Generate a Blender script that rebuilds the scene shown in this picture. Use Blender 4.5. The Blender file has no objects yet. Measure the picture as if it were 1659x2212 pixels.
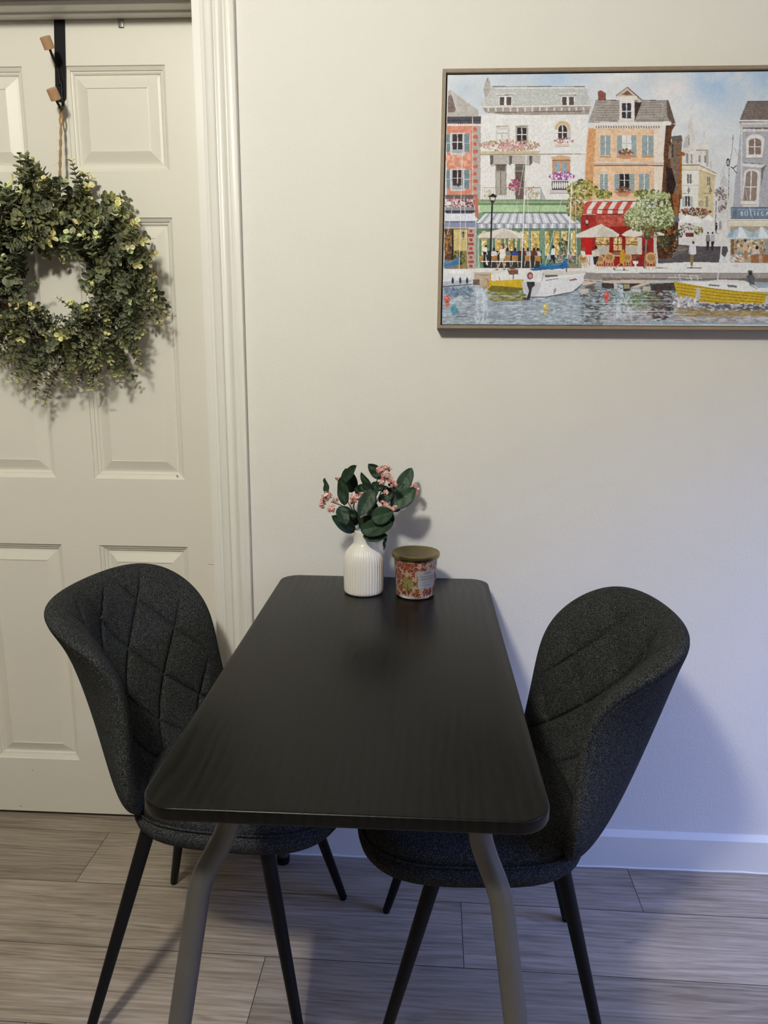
import bpy, bmesh, math, random
import numpy as np
from mathutils import Vector, Matrix
PI=math.pi
SC=bpy.context.scene; COL=SC.collection
R=random.Random(7)
SC.view_settings.view_transform='Standard'; SC.view_settings.look='None'
SC.view_settings.gamma=1; SC.view_settings.use_curve_mapping=False
EXPOSURE=0.0
SC.view_settings.exposure=EXPOSURE

# ---------------------------------------------------------------- camera
F_PX,PITCH,YAW,ROLL,CD,CH=1615.83594,.20637,.05155,.00759,1.74331,1.28841
cy,sy=math.cos(YAW),math.sin(YAW); cp,sp=math.cos(PITCH),math.sin(PITCH)
Fw=Vector((-sy*cp,cy*cp,-sp)); Rt=Vector((cy,sy,0)); Up=Rt.cross(Fw)
cr,sr=math.cos(ROLL),math.sin(ROLL)
R2=Rt*cr+Up*sr; U2=-Rt*sr+Up*cr
cam=bpy.data.cameras.new('camera'); cam.sensor_fit='VERTICAL'; cam.sensor_height=36; cam.sensor_width=27
cam.lens=36*F_PX/2212; cam.clip_start=.02
co=bpy.data.objects.new('camera',cam); COL.objects.link(co)
M=Matrix.Identity(4)
for i in range(3): M[i][0]=R2[i]; M[i][1]=U2[i]; M[i][2]=-Fw[i]
M[0][3],M[1][3],M[2][3]=0,-CD,CH
co.matrix_world=M; SC.camera=co
def at(u,v,y):
    """the point at depth y (distance from the wall plane) seen at u,v"""
    d=Fw+R2*((u-829.5)/F_PX)-U2*((v-1106)/F_PX); o=Vector((0,-CD,CH))
    return o+d*((y-o.y)/d.y)

# ---------------------------------------------------------------- materials
def lin(c):
    return tuple(((k/255)/12.92 if k/255<=.04045 else ((k/255+.055)/1.055)**2.4) for k in c)
class NT:
    def __init__(s,name):
        s.m=bpy.data.materials.new(name); s.m.use_nodes=True; s.t=s.m.node_tree; s.n=s.t.nodes; s.l=s.t.links
        s.b=s.n['Principled BSDF']
    def node(s,ty,**k):
        n=s.n.new(ty)
        for a,v in k.items():
            if a.startswith('i_'):
                key=a[2:]; key=int(key) if key.isdigit() else key.replace('_',' ')
                n.inputs[key].default_value=v
            else: setattr(n,a,v)
        return n
    def link(s,a,b): s.l.new(a,b)
    def math(s,op,a,b=None,c=None):
        n=s.n.new('ShaderNodeMath'); n.operation=op
        for i,x in enumerate((a,b,c)):
            if x is None: continue
            if isinstance(x,(int,float)): n.inputs[i].default_value=x
            else: s.l.new(x,n.inputs[i])
        return n.outputs[0]
    def mix(s,f,a,b,mode='MIX'):
        n=s.n.new('ShaderNodeMix'); n.data_type='RGBA'; n.blend_type=mode
        for i,x in ((0,f),(6,a),(7,b)):
            if isinstance(x,(int,float)): n.inputs[i].default_value=x
            elif isinstance(x,tuple): n.inputs[i].default_value=x+(1,) if len(x)==3 else x
            else: s.l.new(x,n.inputs[i])
        return n.outputs[2]
    def ramp(s,f,stops):
        n=s.n.new('ShaderNodeValToRGB'); e=n.color_ramp.elements
        while len(e)<len(stops): e.new(.5)
        for k,(p,c) in enumerate(stops): e[k].position=p; e[k].color=(c if isinstance(c,tuple) else (c,c,c))+(1,)
        s.l.new(f,n.inputs[0]); return n.outputs[0]
    def noise(s,vec,scale,detail=3,rough=.5,dist=0):
        n=s.node('ShaderNodeTexNoise'); n.inputs['Scale'].default_value=scale; n.inputs['Detail'].default_value=detail
        n.inputs['Roughness'].default_value=rough; n.inputs['Distortion'].default_value=dist
        if vec is not None: s.l.new(vec,n.inputs['Vector'])
        return n.outputs['Fac']
    def bump(s,h,strength=.3,dist=.001):
        n=s.node('ShaderNodeBump'); n.inputs['Strength'].default_value=strength; n.inputs['Distance'].default_value=dist
        s.l.new(h,n.inputs['Height']); s.l.new(n.outputs[0],s.b.inputs['Normal'])
    def mapping(s,scale=(1,1,1),src='Object',rot=(0,0,0)):
        t=s.node('ShaderNodeTexCoord'); m=s.node('ShaderNodeMapping'); m.inputs['Scale'].default_value=scale; m.inputs['Rotation'].default_value=rot
        s.l.new(t.outputs[src],m.inputs[0]); return m.outputs[0]
    def base(s,c,rough=.5,metal=0,spec=None):
        if isinstance(c,tuple): s.b.inputs['Base Color'].default_value=c+(1,)
        else: s.l.new(c,s.b.inputs['Base Color'])
        s.b.inputs['Roughness'].default_value=rough; s.b.inputs['Metallic'].default_value=metal
        if spec is not None: s.b.inputs['Specular IOR Level'].default_value=spec
        return s.m
def simple(name,c,rough=.5,metal=0,spec=None): return NT(name).base(c,rough,metal,spec)

def mat_wall():
    k=NT('wall_paint'); v=k.mapping()
    n=k.noise(v,9,4); c=k.mix(n,(.70,.683,.64),(.74,.722,.68)); k.base(c,.62,0,.35)
    h=k.math('ADD',k.noise(v,170,4,.6),k.math('MULTIPLY',k.noise(v,38,3),.8)); k.bump(h,.42,.0014); return k.m
def mat_gloss_paint(name,c1,c2,rough=.42,bump=.08):
    k=NT(name); v=k.mapping(); n=k.noise(v,6,5); k.base(k.mix(n,c1,c2),rough,0,.45); k.bump(k.noise(v,120,4,.6),bump,.0008); return k.m
def mat_door():
    k=NT('door_paint'); v=k.mapping()
    c=k.mix(k.noise(v,3,5),(.68,.65,.57),(.73,.70,.62))
    m=k.mapping((14,14,90)); sc=k.noise(m,1.2,5,.6); f=k.ramp(sc,[(.70,0.),(.78,.5)])
    k.base(k.mix(f,c,(.55,.52,.45)),.40,0,.45); k.bump(k.noise(v,260,3,.6),.10,.0006); return k.m
def mat_floor():
    k=NT('laminate_planks'); tc=k.node('ShaderNodeTexCoord'); mp=k.node('ShaderNodeMapping'); k.link(tc.outputs['Object'],mp.inputs[0])
    mp.inputs['Rotation'].default_value=(0,0,.0125)
    sx=k.node('ShaderNodeSeparateXYZ'); k.link(mp.outputs[0],sx.inputs[0]); X,Y=sx.outputs[0],sx.outputs[1]
    rowf=k.math('DIVIDE',k.math('SUBTRACT',.0345,Y),.1975); row=k.math('FLOOR',rowf); fr=k.math('SUBTRACT',rowf,row)
    # joints: each row of boards is shifted by .432 m
    colf=k.math('DIVIDE',k.math('ADD',k.math('SUBTRACT',X,.545),k.math('MULTIPLY',row,.432)),1.387); col=k.math('FLOOR',colf); fc=k.math('SUBTRACT',colf,col)
    def edge(f,size,w):
        d=k.math('MULTIPLY',k.math('MINIMUM',f,k.math('SUBTRACT',1.,f)),size)
        return k.math('LESS_THAN',d,w)
    gap=k.math('MAXIMUM',edge(fr,.1975,.00085),edge(fc,1.387,.0008))
    idv=k.node('ShaderNodeCombineXYZ'); k.link(row,idv.inputs[0]); k.link(col,idv.inputs[1])
    wn=k.node('ShaderNodeTexWhiteNoise'); wn.noise_dimensions='2D'; k.link(idv.outputs[0],wn.inputs['Vector'])
    off=k.node('ShaderNodeVectorMath',operation='MULTIPLY_ADD'); k.link(wn.outputs['Color'],off.inputs[0]); off.inputs[1].default_value=(31,17,9); k.link(mp.outputs[0],off.inputs[2])
    v=off.outputs[0]
    def m2(s):
        m=k.node('ShaderNodeMapping'); m.inputs['Scale'].default_value=s; k.link(v,m.inputs[0]); return m.outputs[0]
    warp=k.noise(m2((2.4,7,1)),1,4,.55,.8)
    wv=k.node('ShaderNodeTexWave'); wv.wave_type='BANDS'; wv.bands_direction='Y'; wv.inputs['Scale'].default_value=22; wv.inputs['Distortion'].default_value=16; wv.inputs['Detail'].default_value=4; wv.inputs['Detail Scale'].default_value=.8; k.link(m2((.12,1,1)),wv.inputs['Vector'])
    fine=k.noise(m2((7,190,1)),1,5,.65); mid=k.noise(m2((2.5,34,1)),1,5,.6,.6)
    g=k.math('ADD',k.math('ADD',k.math('MULTIPLY',fine,.42),k.math('MULTIPLY',mid,.30)),k.math('ADD',k.math('MULTIPLY',wv.outputs['Fac'],.06),k.math('MULTIPLY',warp,.24)))
    c=k.ramp(g,[(.33,(.11,.086,.064)),(.46,(.245,.20,.156)),(.58,(.36,.305,.247)),(.72,(.44,.385,.32))])
    kn=k.noise(m2((5,16,1)),1,2,.5,.5); kf=k.ramp(kn,[(.71,0.),(.80,.65)]); c=k.mix(kf,c,(.095,.075,.06))
    tint=k.math('ADD',k.math('MULTIPLY',wn.outputs['Value'],.22),.88); tt=k.node('ShaderNodeCombineXYZ')
    for i in range(3): k.link(tint,tt.inputs[i])
    c=k.mix(1.,c,tt.outputs[0],'MULTIPLY'); c=k.mix(gap,c,(.02,.015,.012))
    k.base(c,.42,0,.22); k.link(k.math('ADD',.42,k.math('MULTIPLY',mid,.2)),k.b.inputs['Roughness'])
    k.bump(k.math('SUBTRACT',g,k.math('MULTIPLY',gap,1.5)),.25,.0008); return k.m
def mat_table():
    k=NT('black_woodgrain_laminate'); tc=k.node('ShaderNodeTexCoord')
    def m2(s):
        m=k.node('ShaderNodeMapping'); m.inputs['Scale'].default_value=s; k.link(tc.outputs['Object'],m.inputs[0]); return m.outputs[0]
    wv=k.node('ShaderNodeTexWave'); wv.wave_type='BANDS'; wv.bands_direction='X'; wv.inputs['Scale'].default_value=20; wv.inputs['Distortion'].default_value=11; wv.inputs['Detail'].default_value=3; wv.inputs['Detail Scale'].default_value=.8; k.link(m2((1,.22,1)),wv.inputs['Vector'])
    fine=k.noise(m2((260,12,1)),1,5,.6); g=k.math('ADD',k.math('MULTIPLY',wv.outputs['Fac'],.22),k.math('MULTIPLY',fine,.78))
    c=k.ramp(g,[(.3,(.0026,.0025,.0023)),(.75,(.0062,.0060,.0055))]); k.base(c,.40,0,.16)
    k.link(k.math('ADD',.24,k.math('MULTIPLY',g,.14)),k.b.inputs['Roughness']); k.bump(g,.30,.0006); return k.m
def mat_fabric():
    k=NT('charcoal_tweed'); v=k.mapping()
    n1=k.noise(v,560,2,.8); m=k.mapping((380,380,700),rot=(.5,.6,.75)); n2=k.noise(m,1,3,.8); g=k.math('ADD',k.math('MULTIPLY',n1,.68),k.math('MULTIPLY',n2,.32))
    c=k.ramp(g,[(.36,(.0035,.0038,.0040)),(.46,(.0120,.0127,.0131)),(.54,(.0370,.0385,.0388)),(.64,(.125,.128,.127))])
    k.base(c,.95,0,.08); k.b.inputs['Sheen Weight'].default_value=.0; k.b.inputs['Sheen Roughness'].default_value=.5
    k.bump(g,.85,.0014); return k.m
def mat_colattr(name,rough=.6,spec=.3,sheen=0,bump=None,trans=0):
    k=NT(name); a=k.node('ShaderNodeVertexColor',layer_name='Col'); k.base(a.outputs['Color'],rough,0,spec)
    if bump:
        v=k.mapping(); k.bump(k.noise(v,bump[0],2,.5),bump[1],bump[2])
    return k.m
def mat_metal(name,c,rough,noise_scale=60,amt=.15,metal=1.):
    k=NT(name); v=k.mapping(); n=k.noise(v,noise_scale,5,.6); c2=tuple(x*.72 for x in c); k.base(k.mix(n,c2,c),rough,metal)
    k.link(k.math('ADD',rough-amt/2,k.math('MULTIPLY',n,amt)),k.b.inputs['Roughness']); return k.m
def mat_legs():
    k=NT('grey_painted_steel'); v=k.mapping(); n=k.noise(v,14,5,.6); s=k.ramp(k.noise(v,33,3),[(.74,0.),(.77,1.)])
    c=k.mix(n,(.10,.098,.092),(.145,.14,.132)); k.base(k.mix(s,c,(.06,.035,.02)),.42,.55); return k.m
def mat_frame():
    k=NT('oak_moulding'); m=k.mapping((40,40,40)); n=k.noise(m,2.2,5,.6); k.base(k.mix(n,(.205,.15,.10),(.33,.255,.18)),.5,0,.4); k.bump(n,.15,.0006); return k.m
def mat_wood(): 
    k=NT('beech_wood'); m=k.mapping((60,60,9)); n=k.noise(m,2,4,.6); k.base(k.mix(n,(.36,.20,.10),(.52,.31,.165)),.5); return k.m
def mat_leaf():
    k=NT('artificial_leaf'); a=k.node('ShaderNodeVertexColor',layer_name='Col'); v=k.mapping(); n=k.noise(v,150,3)
    k.base(k.mix(k.math('MULTIPLY',n,.5),a.outputs['Color'],(.006,.014,.008)),.55,0,.35); k.bump(k.noise(v,90,3),.3,.001); return k.m
def mat_lid():
    k=NT('aged_gold_metal'); v=k.mapping(); n=k.noise(v,40,4,.6); k.base(k.mix(n,(.22,.17,.06),(.40,.32,.14)),.30,1.)
    k.link(k.math('ADD',.25,k.math('MULTIPLY',n,.25)),k.b.inputs['Roughness']); return k.m
MT={}
MT['wall']=mat_wall(); MT['trim']=mat_gloss_paint('trim_paint',(.70,.68,.63),(.76,.74,.69),.36); MT['door']=mat_door()
MT['floor']=mat_floor(); MT['table']=mat_table(); MT['fabric']=mat_fabric()
MT['black']=simple('black_powder_coat',(.004,.004,.0045),.5,0,.2); MT['legs']=mat_legs(); MT['frame']=mat_frame()
MT['canvas']=mat_colattr('canvas_print',.62,.25,0,(1400,.25,.0004)); MT['dark']=simple('frame_shadow_lining',(.012,.011,.01),.7)
MT['wood']=mat_wood(); MT['sprig']=mat_colattr('eucalyptus_leaf',.6,.25); MT['leaf']=mat_leaf()
MT['ceramic']=simple('glazed_white_ceramic',(.74,.71,.65),.32,0,.5)
MT['lid']=mat_lid(); MT['print']=mat_colattr('printed_jar_sleeve',.22,.5); MT['greyhook']=mat_metal('grey_metal',(.32,.31,.30),.45)
MT['ink']=simple('black_ink',(.02,.02,.02),.6); MT['card']=simple('label_card',(.60,.58,.57),.55)
MT['stem']=simple('green_stem',(.05,.065,.02),.6); MT['twig']=simple('brown_twig',(.045,.03,.018),.8)
MT['pink']=mat_colattr('pink_florets',.7,.2); MT['ceiling']=simple('ceiling_paint',(.55,.53,.49),.8); MT['wall_dark']=simple('bounce_cut_wall',(.22,.20,.18),.7)  # dark tone invented for unseen walls to cut bounced light; ceiling darkened likewise
def mat_twine():
    k=NT('jute_twine'); m=k.mapping((300,300,900),rot=(0,.6,0)); n=k.noise(m,1,3); k.base(k.mix(n,(.22,.12,.045),(.50,.32,.15)),.9); k.bump(n,.6,.001); return k.m
MT['twine']=mat_twine()
g=NT('clear_glass'); g.base((.95,.96,.96),.03); g.b.inputs['Transmission Weight'].default_value=1; g.b.inputs['IOR'].default_value=1.45; MT['glass']=g.m

# ---------------------------------------------------------------- object helpers
def mesh_obj(name,verts,faces,mat,parent=None,smooth=False,cols=None,loc=None,autosmooth=None):
    me=bpy.data.meshes.new(name); 
    if isinstance(verts,np.ndarray): verts=verts.tolist()
    me.from_pydata([tuple(v) for v in verts],[],[tuple(f) for f in faces])
    for m in (mat if isinstance(mat,(list,tuple)) else [mat]): me.materials.append(m)
    if cols is not None:
        ca=me.color_attributes.new('Col','FLOAT_COLOR','POINT'); a=np.ones((len(verts),4),np.float32); a[:,:3]=np.asarray(cols,np.float32)
        ca.data.foreach_set('color',a.ravel())
    if smooth: me.polygons.foreach_set('use_smooth',[True]*len(me.polygons))
    if autosmooth is not None: me.set_sharp_from_angle(angle=autosmooth)
    me.update(); o=bpy.data.objects.new(name,me); COL.objects.link(o)
    if parent: o.parent=parent
    if loc: o.location=loc
    return o
def empty(name,loc,rz=0):
    o=bpy.data.objects.new(name,None); COL.objects.link(o); o.location=loc; o.rotation_euler=(0,0,rz); o.empty_display_size=.1
    return o
def tag(o,label=None,cat=None,group=None,kind=None):
    if label: o['label']=label
    if cat: o['category']=cat
    if group: o['group']=group
    if kind: o['kind']=kind
    return o
class MB:
    def __init__(s): s.v=[]; s.f=[]; s.c=[]
    def add(s,v,f,c=None):
        n=len(s.v); s.v+= [tuple(p) for p in v]; s.f+=[tuple(i+n for i in q) for q in f]
        if c is not None: s.c+= ([c]*len(v) if isinstance(c,tuple) else list(c))
    def box(s,a,b,bev=0):
        (x0,y0,z0),(x1,y1,z1)=a,b
        if bev<=0:
            v=[(x0,y0,z0),(x1,y0,z0),(x1,y1,z0),(x0,y1,z0),(x0,y0,z1),(x1,y0,z1),(x1,y1,z1),(x0,y1,z1)]
            s.add(v,[(0,3,2,1),(4,5,6,7),(0,1,5,4),(1,2,6,5),(2,3,7,6),(3,0,4,7)]); return
        bm=bmesh.new(); bmesh.ops.create_cube(bm,size=1)
        for q in bm.verts: q.co=Vector(((x0+x1)/2+q.co.x*(x1-x0),(y0+y1)/2+q.co.y*(y1-y0),(z0+z1)/2+q.co.z*(z1-z0)))
        bmesh.ops.bevel(bm,geom=bm.edges[:],offset=bev,segments=3,profile=.5,affect='EDGES')
        bm.verts.index_update(); s.add([tuple(q.co) for q in bm.verts],[[q.index for q in f.verts] for f in bm.faces]); bm.free()
    def tube(s,pts,rad,seg=12,cap=True,c=None):
        pts=[Vector(p) for p in pts]; n=len(pts)
        if not hasattr(rad,'__len__'): rad=[rad]*n
        V=[];F=[]; prev=None
        for i,p in enumerate(pts):
            t=(pts[min(i+1,n-1)]-pts[max(i-1,0)]).normalized()
            if prev is None: a=t.orthogonal().normalized()
            else: a=(prev-t*prev.dot(t)).normalized()
            prev=a; b=t.cross(a)
            for k in range(seg): w=2*PI*k/seg; V.append(p+(a*math.cos(w)+b*math.sin(w))*rad[i])
        for i in range(n-1):
            for k in range(seg): k2=(k+1)%seg; F.append((i*seg+k,i*seg+k2,(i+1)*seg+k2,(i+1)*seg+k))
        if cap: F.append(tuple(range(seg))[::-1]); F.append(tuple((n-1)*seg+k for k in range(seg)))
        s.add(V,F,c)
    def lathe(s,prof,seg=64,cen=(0,0,0),fn=None,close=False):
        V=[];F=[];n=len(prof)
        for i,(r,z) in enumerate(prof):
            for k in range(seg):
                w=2*PI*k/seg; rr=r if fn is None else fn(r,z,w); V.append((cen[0]+rr*math.cos(w),cen[1]+rr*math.sin(w),cen[2]+z))
        for i in range(n-1):
            for k in range(seg): k2=(k+1)%seg; F.append((i*seg+k,i*seg+k2,(i+1)*seg+k2,(i+1)*seg+k))
        s.add(V,F)
    def build(s,name,mat,parent=None,smooth=False,auto=None,loc=None):
        return mesh_obj(name,s.v,s.f,mat,parent,smooth or auto is not None,s.c if s.c else None,loc,auto)
def bez(p0,p1,p2,p3,n=12):
    p0,p1,p2,p3=map(Vector,(p0,p1,p2,p3)); return [p0*(1-t)**3+p1*3*t*(1-t)**2+p2*3*t*t*(1-t)+p3*t**3 for t in [i/n for i in range(n+1)]]
def smooth_path(P,n=6):
    P=[Vector(p) for p in P]; out=[]
    for i in range(len(P)-1):
        a=P[max(i-1,0)];b=P[i];c=P[i+1];d=P[min(i+2,len(P)-1)]
        for k in range(n):
            t=k/n; out.append(.5*((2*b)+(c-a)*t+(2*a-5*b+4*c-d)*t*t+(3*b-a-3*c+d)*t**3))
    out.append(P[-1]); return out

# ---------------------------------------------------------------- the room
XL,XR,YB,ZC=-3.4,2.0,-6.0,2.58      # left wall, right wall, wall behind the camera, ceiling
DX0,DX1,DZ=-1.30,-.490,2.050        # door opening
REC=.1088                           # the door stands back in the wall
def struct(name,mb,mat,parent=None,**k):
    o=mb.build(name,mat,parent,**k)
    if parent is None: o['kind']='structure'
    return o
b=MB(); b.box((XL-.1,YB-.1,-.08),(XR+.1,.30,0)); struct('floor',b,MT['floor'])
b=MB(); b.box((XL-.1,YB-.1,ZC),(XR+.1,.30,ZC+.1)); struct('ceiling',b,MT['ceiling'])
b=MB(); b.box((DX1,0,0),(XR,.16,ZC)); b.box((XL,0,0),(DX0,.16,ZC)); b.box((DX0,0,DZ),(DX1,.16,ZC))
wb=struct('wall_back',b,MT['wall'])
b=MB(); b.box((XL-.1,YB,0),(XL,.16,ZC)); struct('wall_left',b,MT['wall_dark'])
b=MB(); b.box((XL-.1,YB-.1,0),(XR+.1,YB,ZC)); struct('wall_front',b,MT['wall_dark'])
WY0,WY1,WZ0,WZ1=-2.1,-.55,.60,1.62    # window in the right wall
b=MB(); b.box((XR,YB,0),(XR+.1,WY0,ZC)); b.box((XR,WY1,0),(XR+.1,.16,ZC)); b.box((XR,WY0,0),(XR+.1,WY1,WZ0)); b.box((XR,WY0,WZ1),(XR+.1,WY1,ZC)); struct('wall_right',b,MT['wall'])
b=MB(); w=.05
b.box((XR-.012,WY0-w,WZ0-w),(XR+.06,WY0+.01,WZ1+w),.004); b.box((XR-.012,WY1-.01,WZ0-w),(XR+.06,WY1+w,WZ1+w),.004)
b.box((XR-.012,WY0,WZ0-w),(XR+.06,WY1,WZ0+.01),.004); b.box((XR-.012,WY0,WZ1-.01),(XR+.06,WY1,WZ1+w),.004); b.box((XR+.02,WY0,(WZ0+WZ1)/2-.02),(XR+.06,WY1,(WZ0+WZ1)/2+.02),.004)
struct('window_1',b,MT['trim'],auto=.6)
# baseboard with a sloping top edge
def base_board(name,x0,x1):
    prof=[(0,0),(-.013,0),(-.013,.088),(-.010,.0925),(-.004,.1005),(0,.1015)]
    V=[];F=[]
    for x in (x0,x1):
        for y,z in prof: V.append((x,y,z))
    n=len(prof)
    for i in range(n-1): F.append((i,i+1,n+i+1,n+i))
    F.append(tuple(range(n))[::-1]); F.append(tuple(n+i for i in range(n)))
    b=MB(); b.add(V,F)
    # the bead of caulk along the floor
    pts=[(x0+(x1-x0)*k/60,-.0135,.0012+.0009*math.sin(k*1.7)+.0005*math.sin(k*4.1)) for k in range(61)]; b.tube(pts,.0030,6)
    return struct(name,b,MT['trim'],auto=.5)
base_board('baseboard_back',-.4122,XR)
base_board('baseboard_left',XL,DX0-.07)
# door casing: moulded profile run up both sides and over the head
def casing(name):
    # (distance from the outer edge towards the door, height off the wall)
    prof=[(0,0),(0,.0165),(.0015,.018),(.0135,.018),(.0145,.0155),(.0175,.0150),(.0195,.0175),(.0225,.0182),(.0250,.0165),(.0300,.0135),(.0345,.0118),(.0390,.0120),(.0420,.0145),(.0455,.0150),(.0475,.0125),(.0495,.0110),(.0530,.0105),(.0600,.0100),(.0665,.0092),(.0680,.0075),(.0680,0)]
    n=len(prof); V=[];F=[]
    xo,xi=-.4122,-.4802; W=.068
    # corners of the run: right foot, right head, left head, left foot
    xl=DX0-.015-.055; zt=DZ-.008+W
    for st in range(4):
        for d,h in prof:
            if st==0: V.append((xo-d,-h,0))
            if st==1: V.append((xo-d,-h,zt-d))
            if st==2: V.append((xl+d,-h,zt-d))
            if st==3: V.append((xl+d,-h,0))
    for s_ in range(3):
        for i in range(n-1): F.append((s_*n+i,s_*n+i+1,(s_+1)*n+i+1,(s_+1)*n+i))
    b=MB(); b.add(V,F); return struct(name,b,MT['trim'],auto=.9)
casing('trim_1')
# jamb lining with door stop
b=MB(); t=.016
b.box((DX1-t,-.001,0),(DX1+.001,.16,DZ)); b.box((DX0-.001,-.001,0),(DX0+t,.16,DZ))
b.box((DX0+t,-.001,DZ-.006),(DX1-t,.16,DZ+.001))
b.box((DX0+t,.045,2.0330),(DX1-t,REC-.003,DZ-.006),.003); b.box((DX0+t,.078,2.0285),(DX1-t,REC-.003,2.040),.002)
b.box((DX1-t-.012,.045,0),(DX1-t,REC-.003,DZ-.02),.003); b.box((DX0+t,.045,0),(DX0+t+.012,REC-.003,DZ-.02),.003)
struct('trim_2',b,MT['trim'],auto=.6)
# unseen backing added behind the opening so no daylight leaks around the slab
b=MB(); b.box((DX0-.05,.155,-.001),(DX1+.05,.20,DZ+.02)); struct('light_block_backing',b,MT['black'])

# ---------------------------------------------------------------- six panel door
def door():
    x0,x1=DX0+.019,DX1-.019; z0,z1=.0136,2.030
    cols=[(-1.1755,-.9406),(-.8394,-.6048)]; rows=[(.1775,.7979),(.9741,1.6049),(1.7075,1.9347)]
    xs=[x0,cols[0][0],cols[0][1],cols[1][0],cols[1][1],x1]; zs=[z0,rows[0][0],rows[0][1],rows[1][0],rows[1][1],rows[2][0],rows[2][1],z1]
    b=MB(); Y=REC
    prof=[(0,0),(.0012,.0030),(.0055,.0055),(.0085,.0072),(.0090,.0100),(.0125,.0105),(.0150,.0122),(.0165,.0150),(.0185,.0152),(.0235,.0140),(.0440,.0055),(.0458,.0050),(.0465,.0068),(.0490,.0068)]
    for i in range(5):
        for j in range(7):
            a0,a1,c0,c1=xs[i],xs[i+1],zs[j],zs[j+1]
            if i in (1,3) and j in (1,3,5):
                V=[];F=[]
                for d,h in prof: V+=[(a0+d,Y+h,c0+d),(a1-d,Y+h,c0+d),(a1-d,Y+h,c1-d),(a0+d,Y+h,c1-d)]
                for r in range(len(prof)-1):
                    for k in range(4): k2=(k+1)%4; F.append((r*4+k,r*4+k2,(r+1)*4+k2,(r+1)*4+k))
                r=len(prof)-1; F.append((r*4,r*4+1,r*4+2,r*4+3)); b.add(V,F)
            else: b.add([(a0,Y,c0),(a1,Y,c0),(a1,Y,c1),(a0,Y,c1)],[(0,1,2,3)])
    # edges and back of the slab
    yb=Y+.038; b.add([(x0,Y,z0),(x1,Y,z0),(x1,Y,z1),(x0,Y,z1),(x0,yb,z0),(x1,yb,z0),(x1,yb,z1),(x0,yb,z1)],[(0,4,5,1),(1,5,6,2),(2,6,7,3),(3,7,4,0),(4,7,6,5)])
    o=b.build('door_1',MT['door']); o['kind']='structure'
    bm=bmesh.new(); bm.from_mesh(o.data); bmesh.ops.remove_doubles(bm,verts=bm.verts[:],dist=.00005); bmesh.ops.recalc_face_normals(bm,faces=bm.faces[:]); bm.to_mesh(o.data); bm.free()
door()

# little blemishes: chips in the wall paint, scuffs on the door
def blemish(name,parent,mat,pts,y,rad):
    b=MB(); b.tube([(p[0],y,p[1]) for p in pts],rad,8); b.build(name,mat,parent,True)
blemish('paint_chip',wb,MT['trim'],[(.6505,.6690),(.6515,.6672),(.6535,.6650)],-.0006,[.0009,.0018,.0010])
blemish('paint_chip',wb,MT['trim'],[(.1792,.9832),(.1800,.9815)],-.0004,[.0012,.0008])
blemish('paint_chip',wb,MT['trim'],[(-.1305,1.7124),(-.1298,1.7112)],-.0004,[.0009,.0007])
d1=bpy.data.objects['door_1']; sc=simple('scuff_grey',(.12,.11,.09),.7)
for (u0,v0),(u1,v1),rd in (((467,1334),(475,1345),.0008),((471,1292),(484,1296),.0006),((449,1219),(483,1220),.0004),((70,1664),(71,1665),.0012),((44,1741),(46,1742),.0012),((381,1027),(384,1029),.0012),((235,884),(250,884),.0005)):
    p,q=at(u0,v0,REC),at(u1,v1,REC); blemish('scuff_mark',d1,sc,[(p.x,p.z),(q.x,q.z)],REC-.0001,rd)

# ---------------------------------------------------------------- lamps
def ceiling_lamp():
    t=empty('ceiling_lamp',(LX,LY,ZC)); tag(t,'round white flush ceiling lamp overhead in front of the table','ceiling lamp')
    b=MB(); b.lathe([(0,0),(.16,0),(.165,-.012),(.16,-.03),(.15,-.035),(0,-.035)],48); b.build('lamp_base',MT['trim'],t,auto=.6)
    L=bpy.data.lights.new('lamp_bulb','POINT'); L.energy=LE; L.color=LCOL; L.shadow_soft_size=.10
    o=bpy.data.objects.new('lamp_bulb',L); COL.objects.link(o); o.location=(LX,LY,ZC-.13)
LX,LY=-.57,-1.95; LE=133; LCOL=(1,.975,.87)
ceiling_lamp()
WE=285; WCOL=(.215,.36,1.0)
L=bpy.data.lights.new('sky_daylight','AREA'); L.shape='RECTANGLE'; L.size=1.8; L.size_y=1.2; L.energy=WE; L.color=WCOL
o=bpy.data.objects.new('sky_daylight',L); COL.objects.link(o); o.location=(XR+1.15,-1.7,2.45)
o.rotation_euler=(Vector((.6,-.3,.2))-o.location).to_track_quat('-Z','Y').to_euler()
w=bpy.data.worlds.new('world'); SC.world=w; w.use_nodes=True; bg=w.node_tree.nodes['Background']; bg.inputs[0].default_value=(.25,.38,.75,1); bg.inputs[1].default_value=.35
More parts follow.
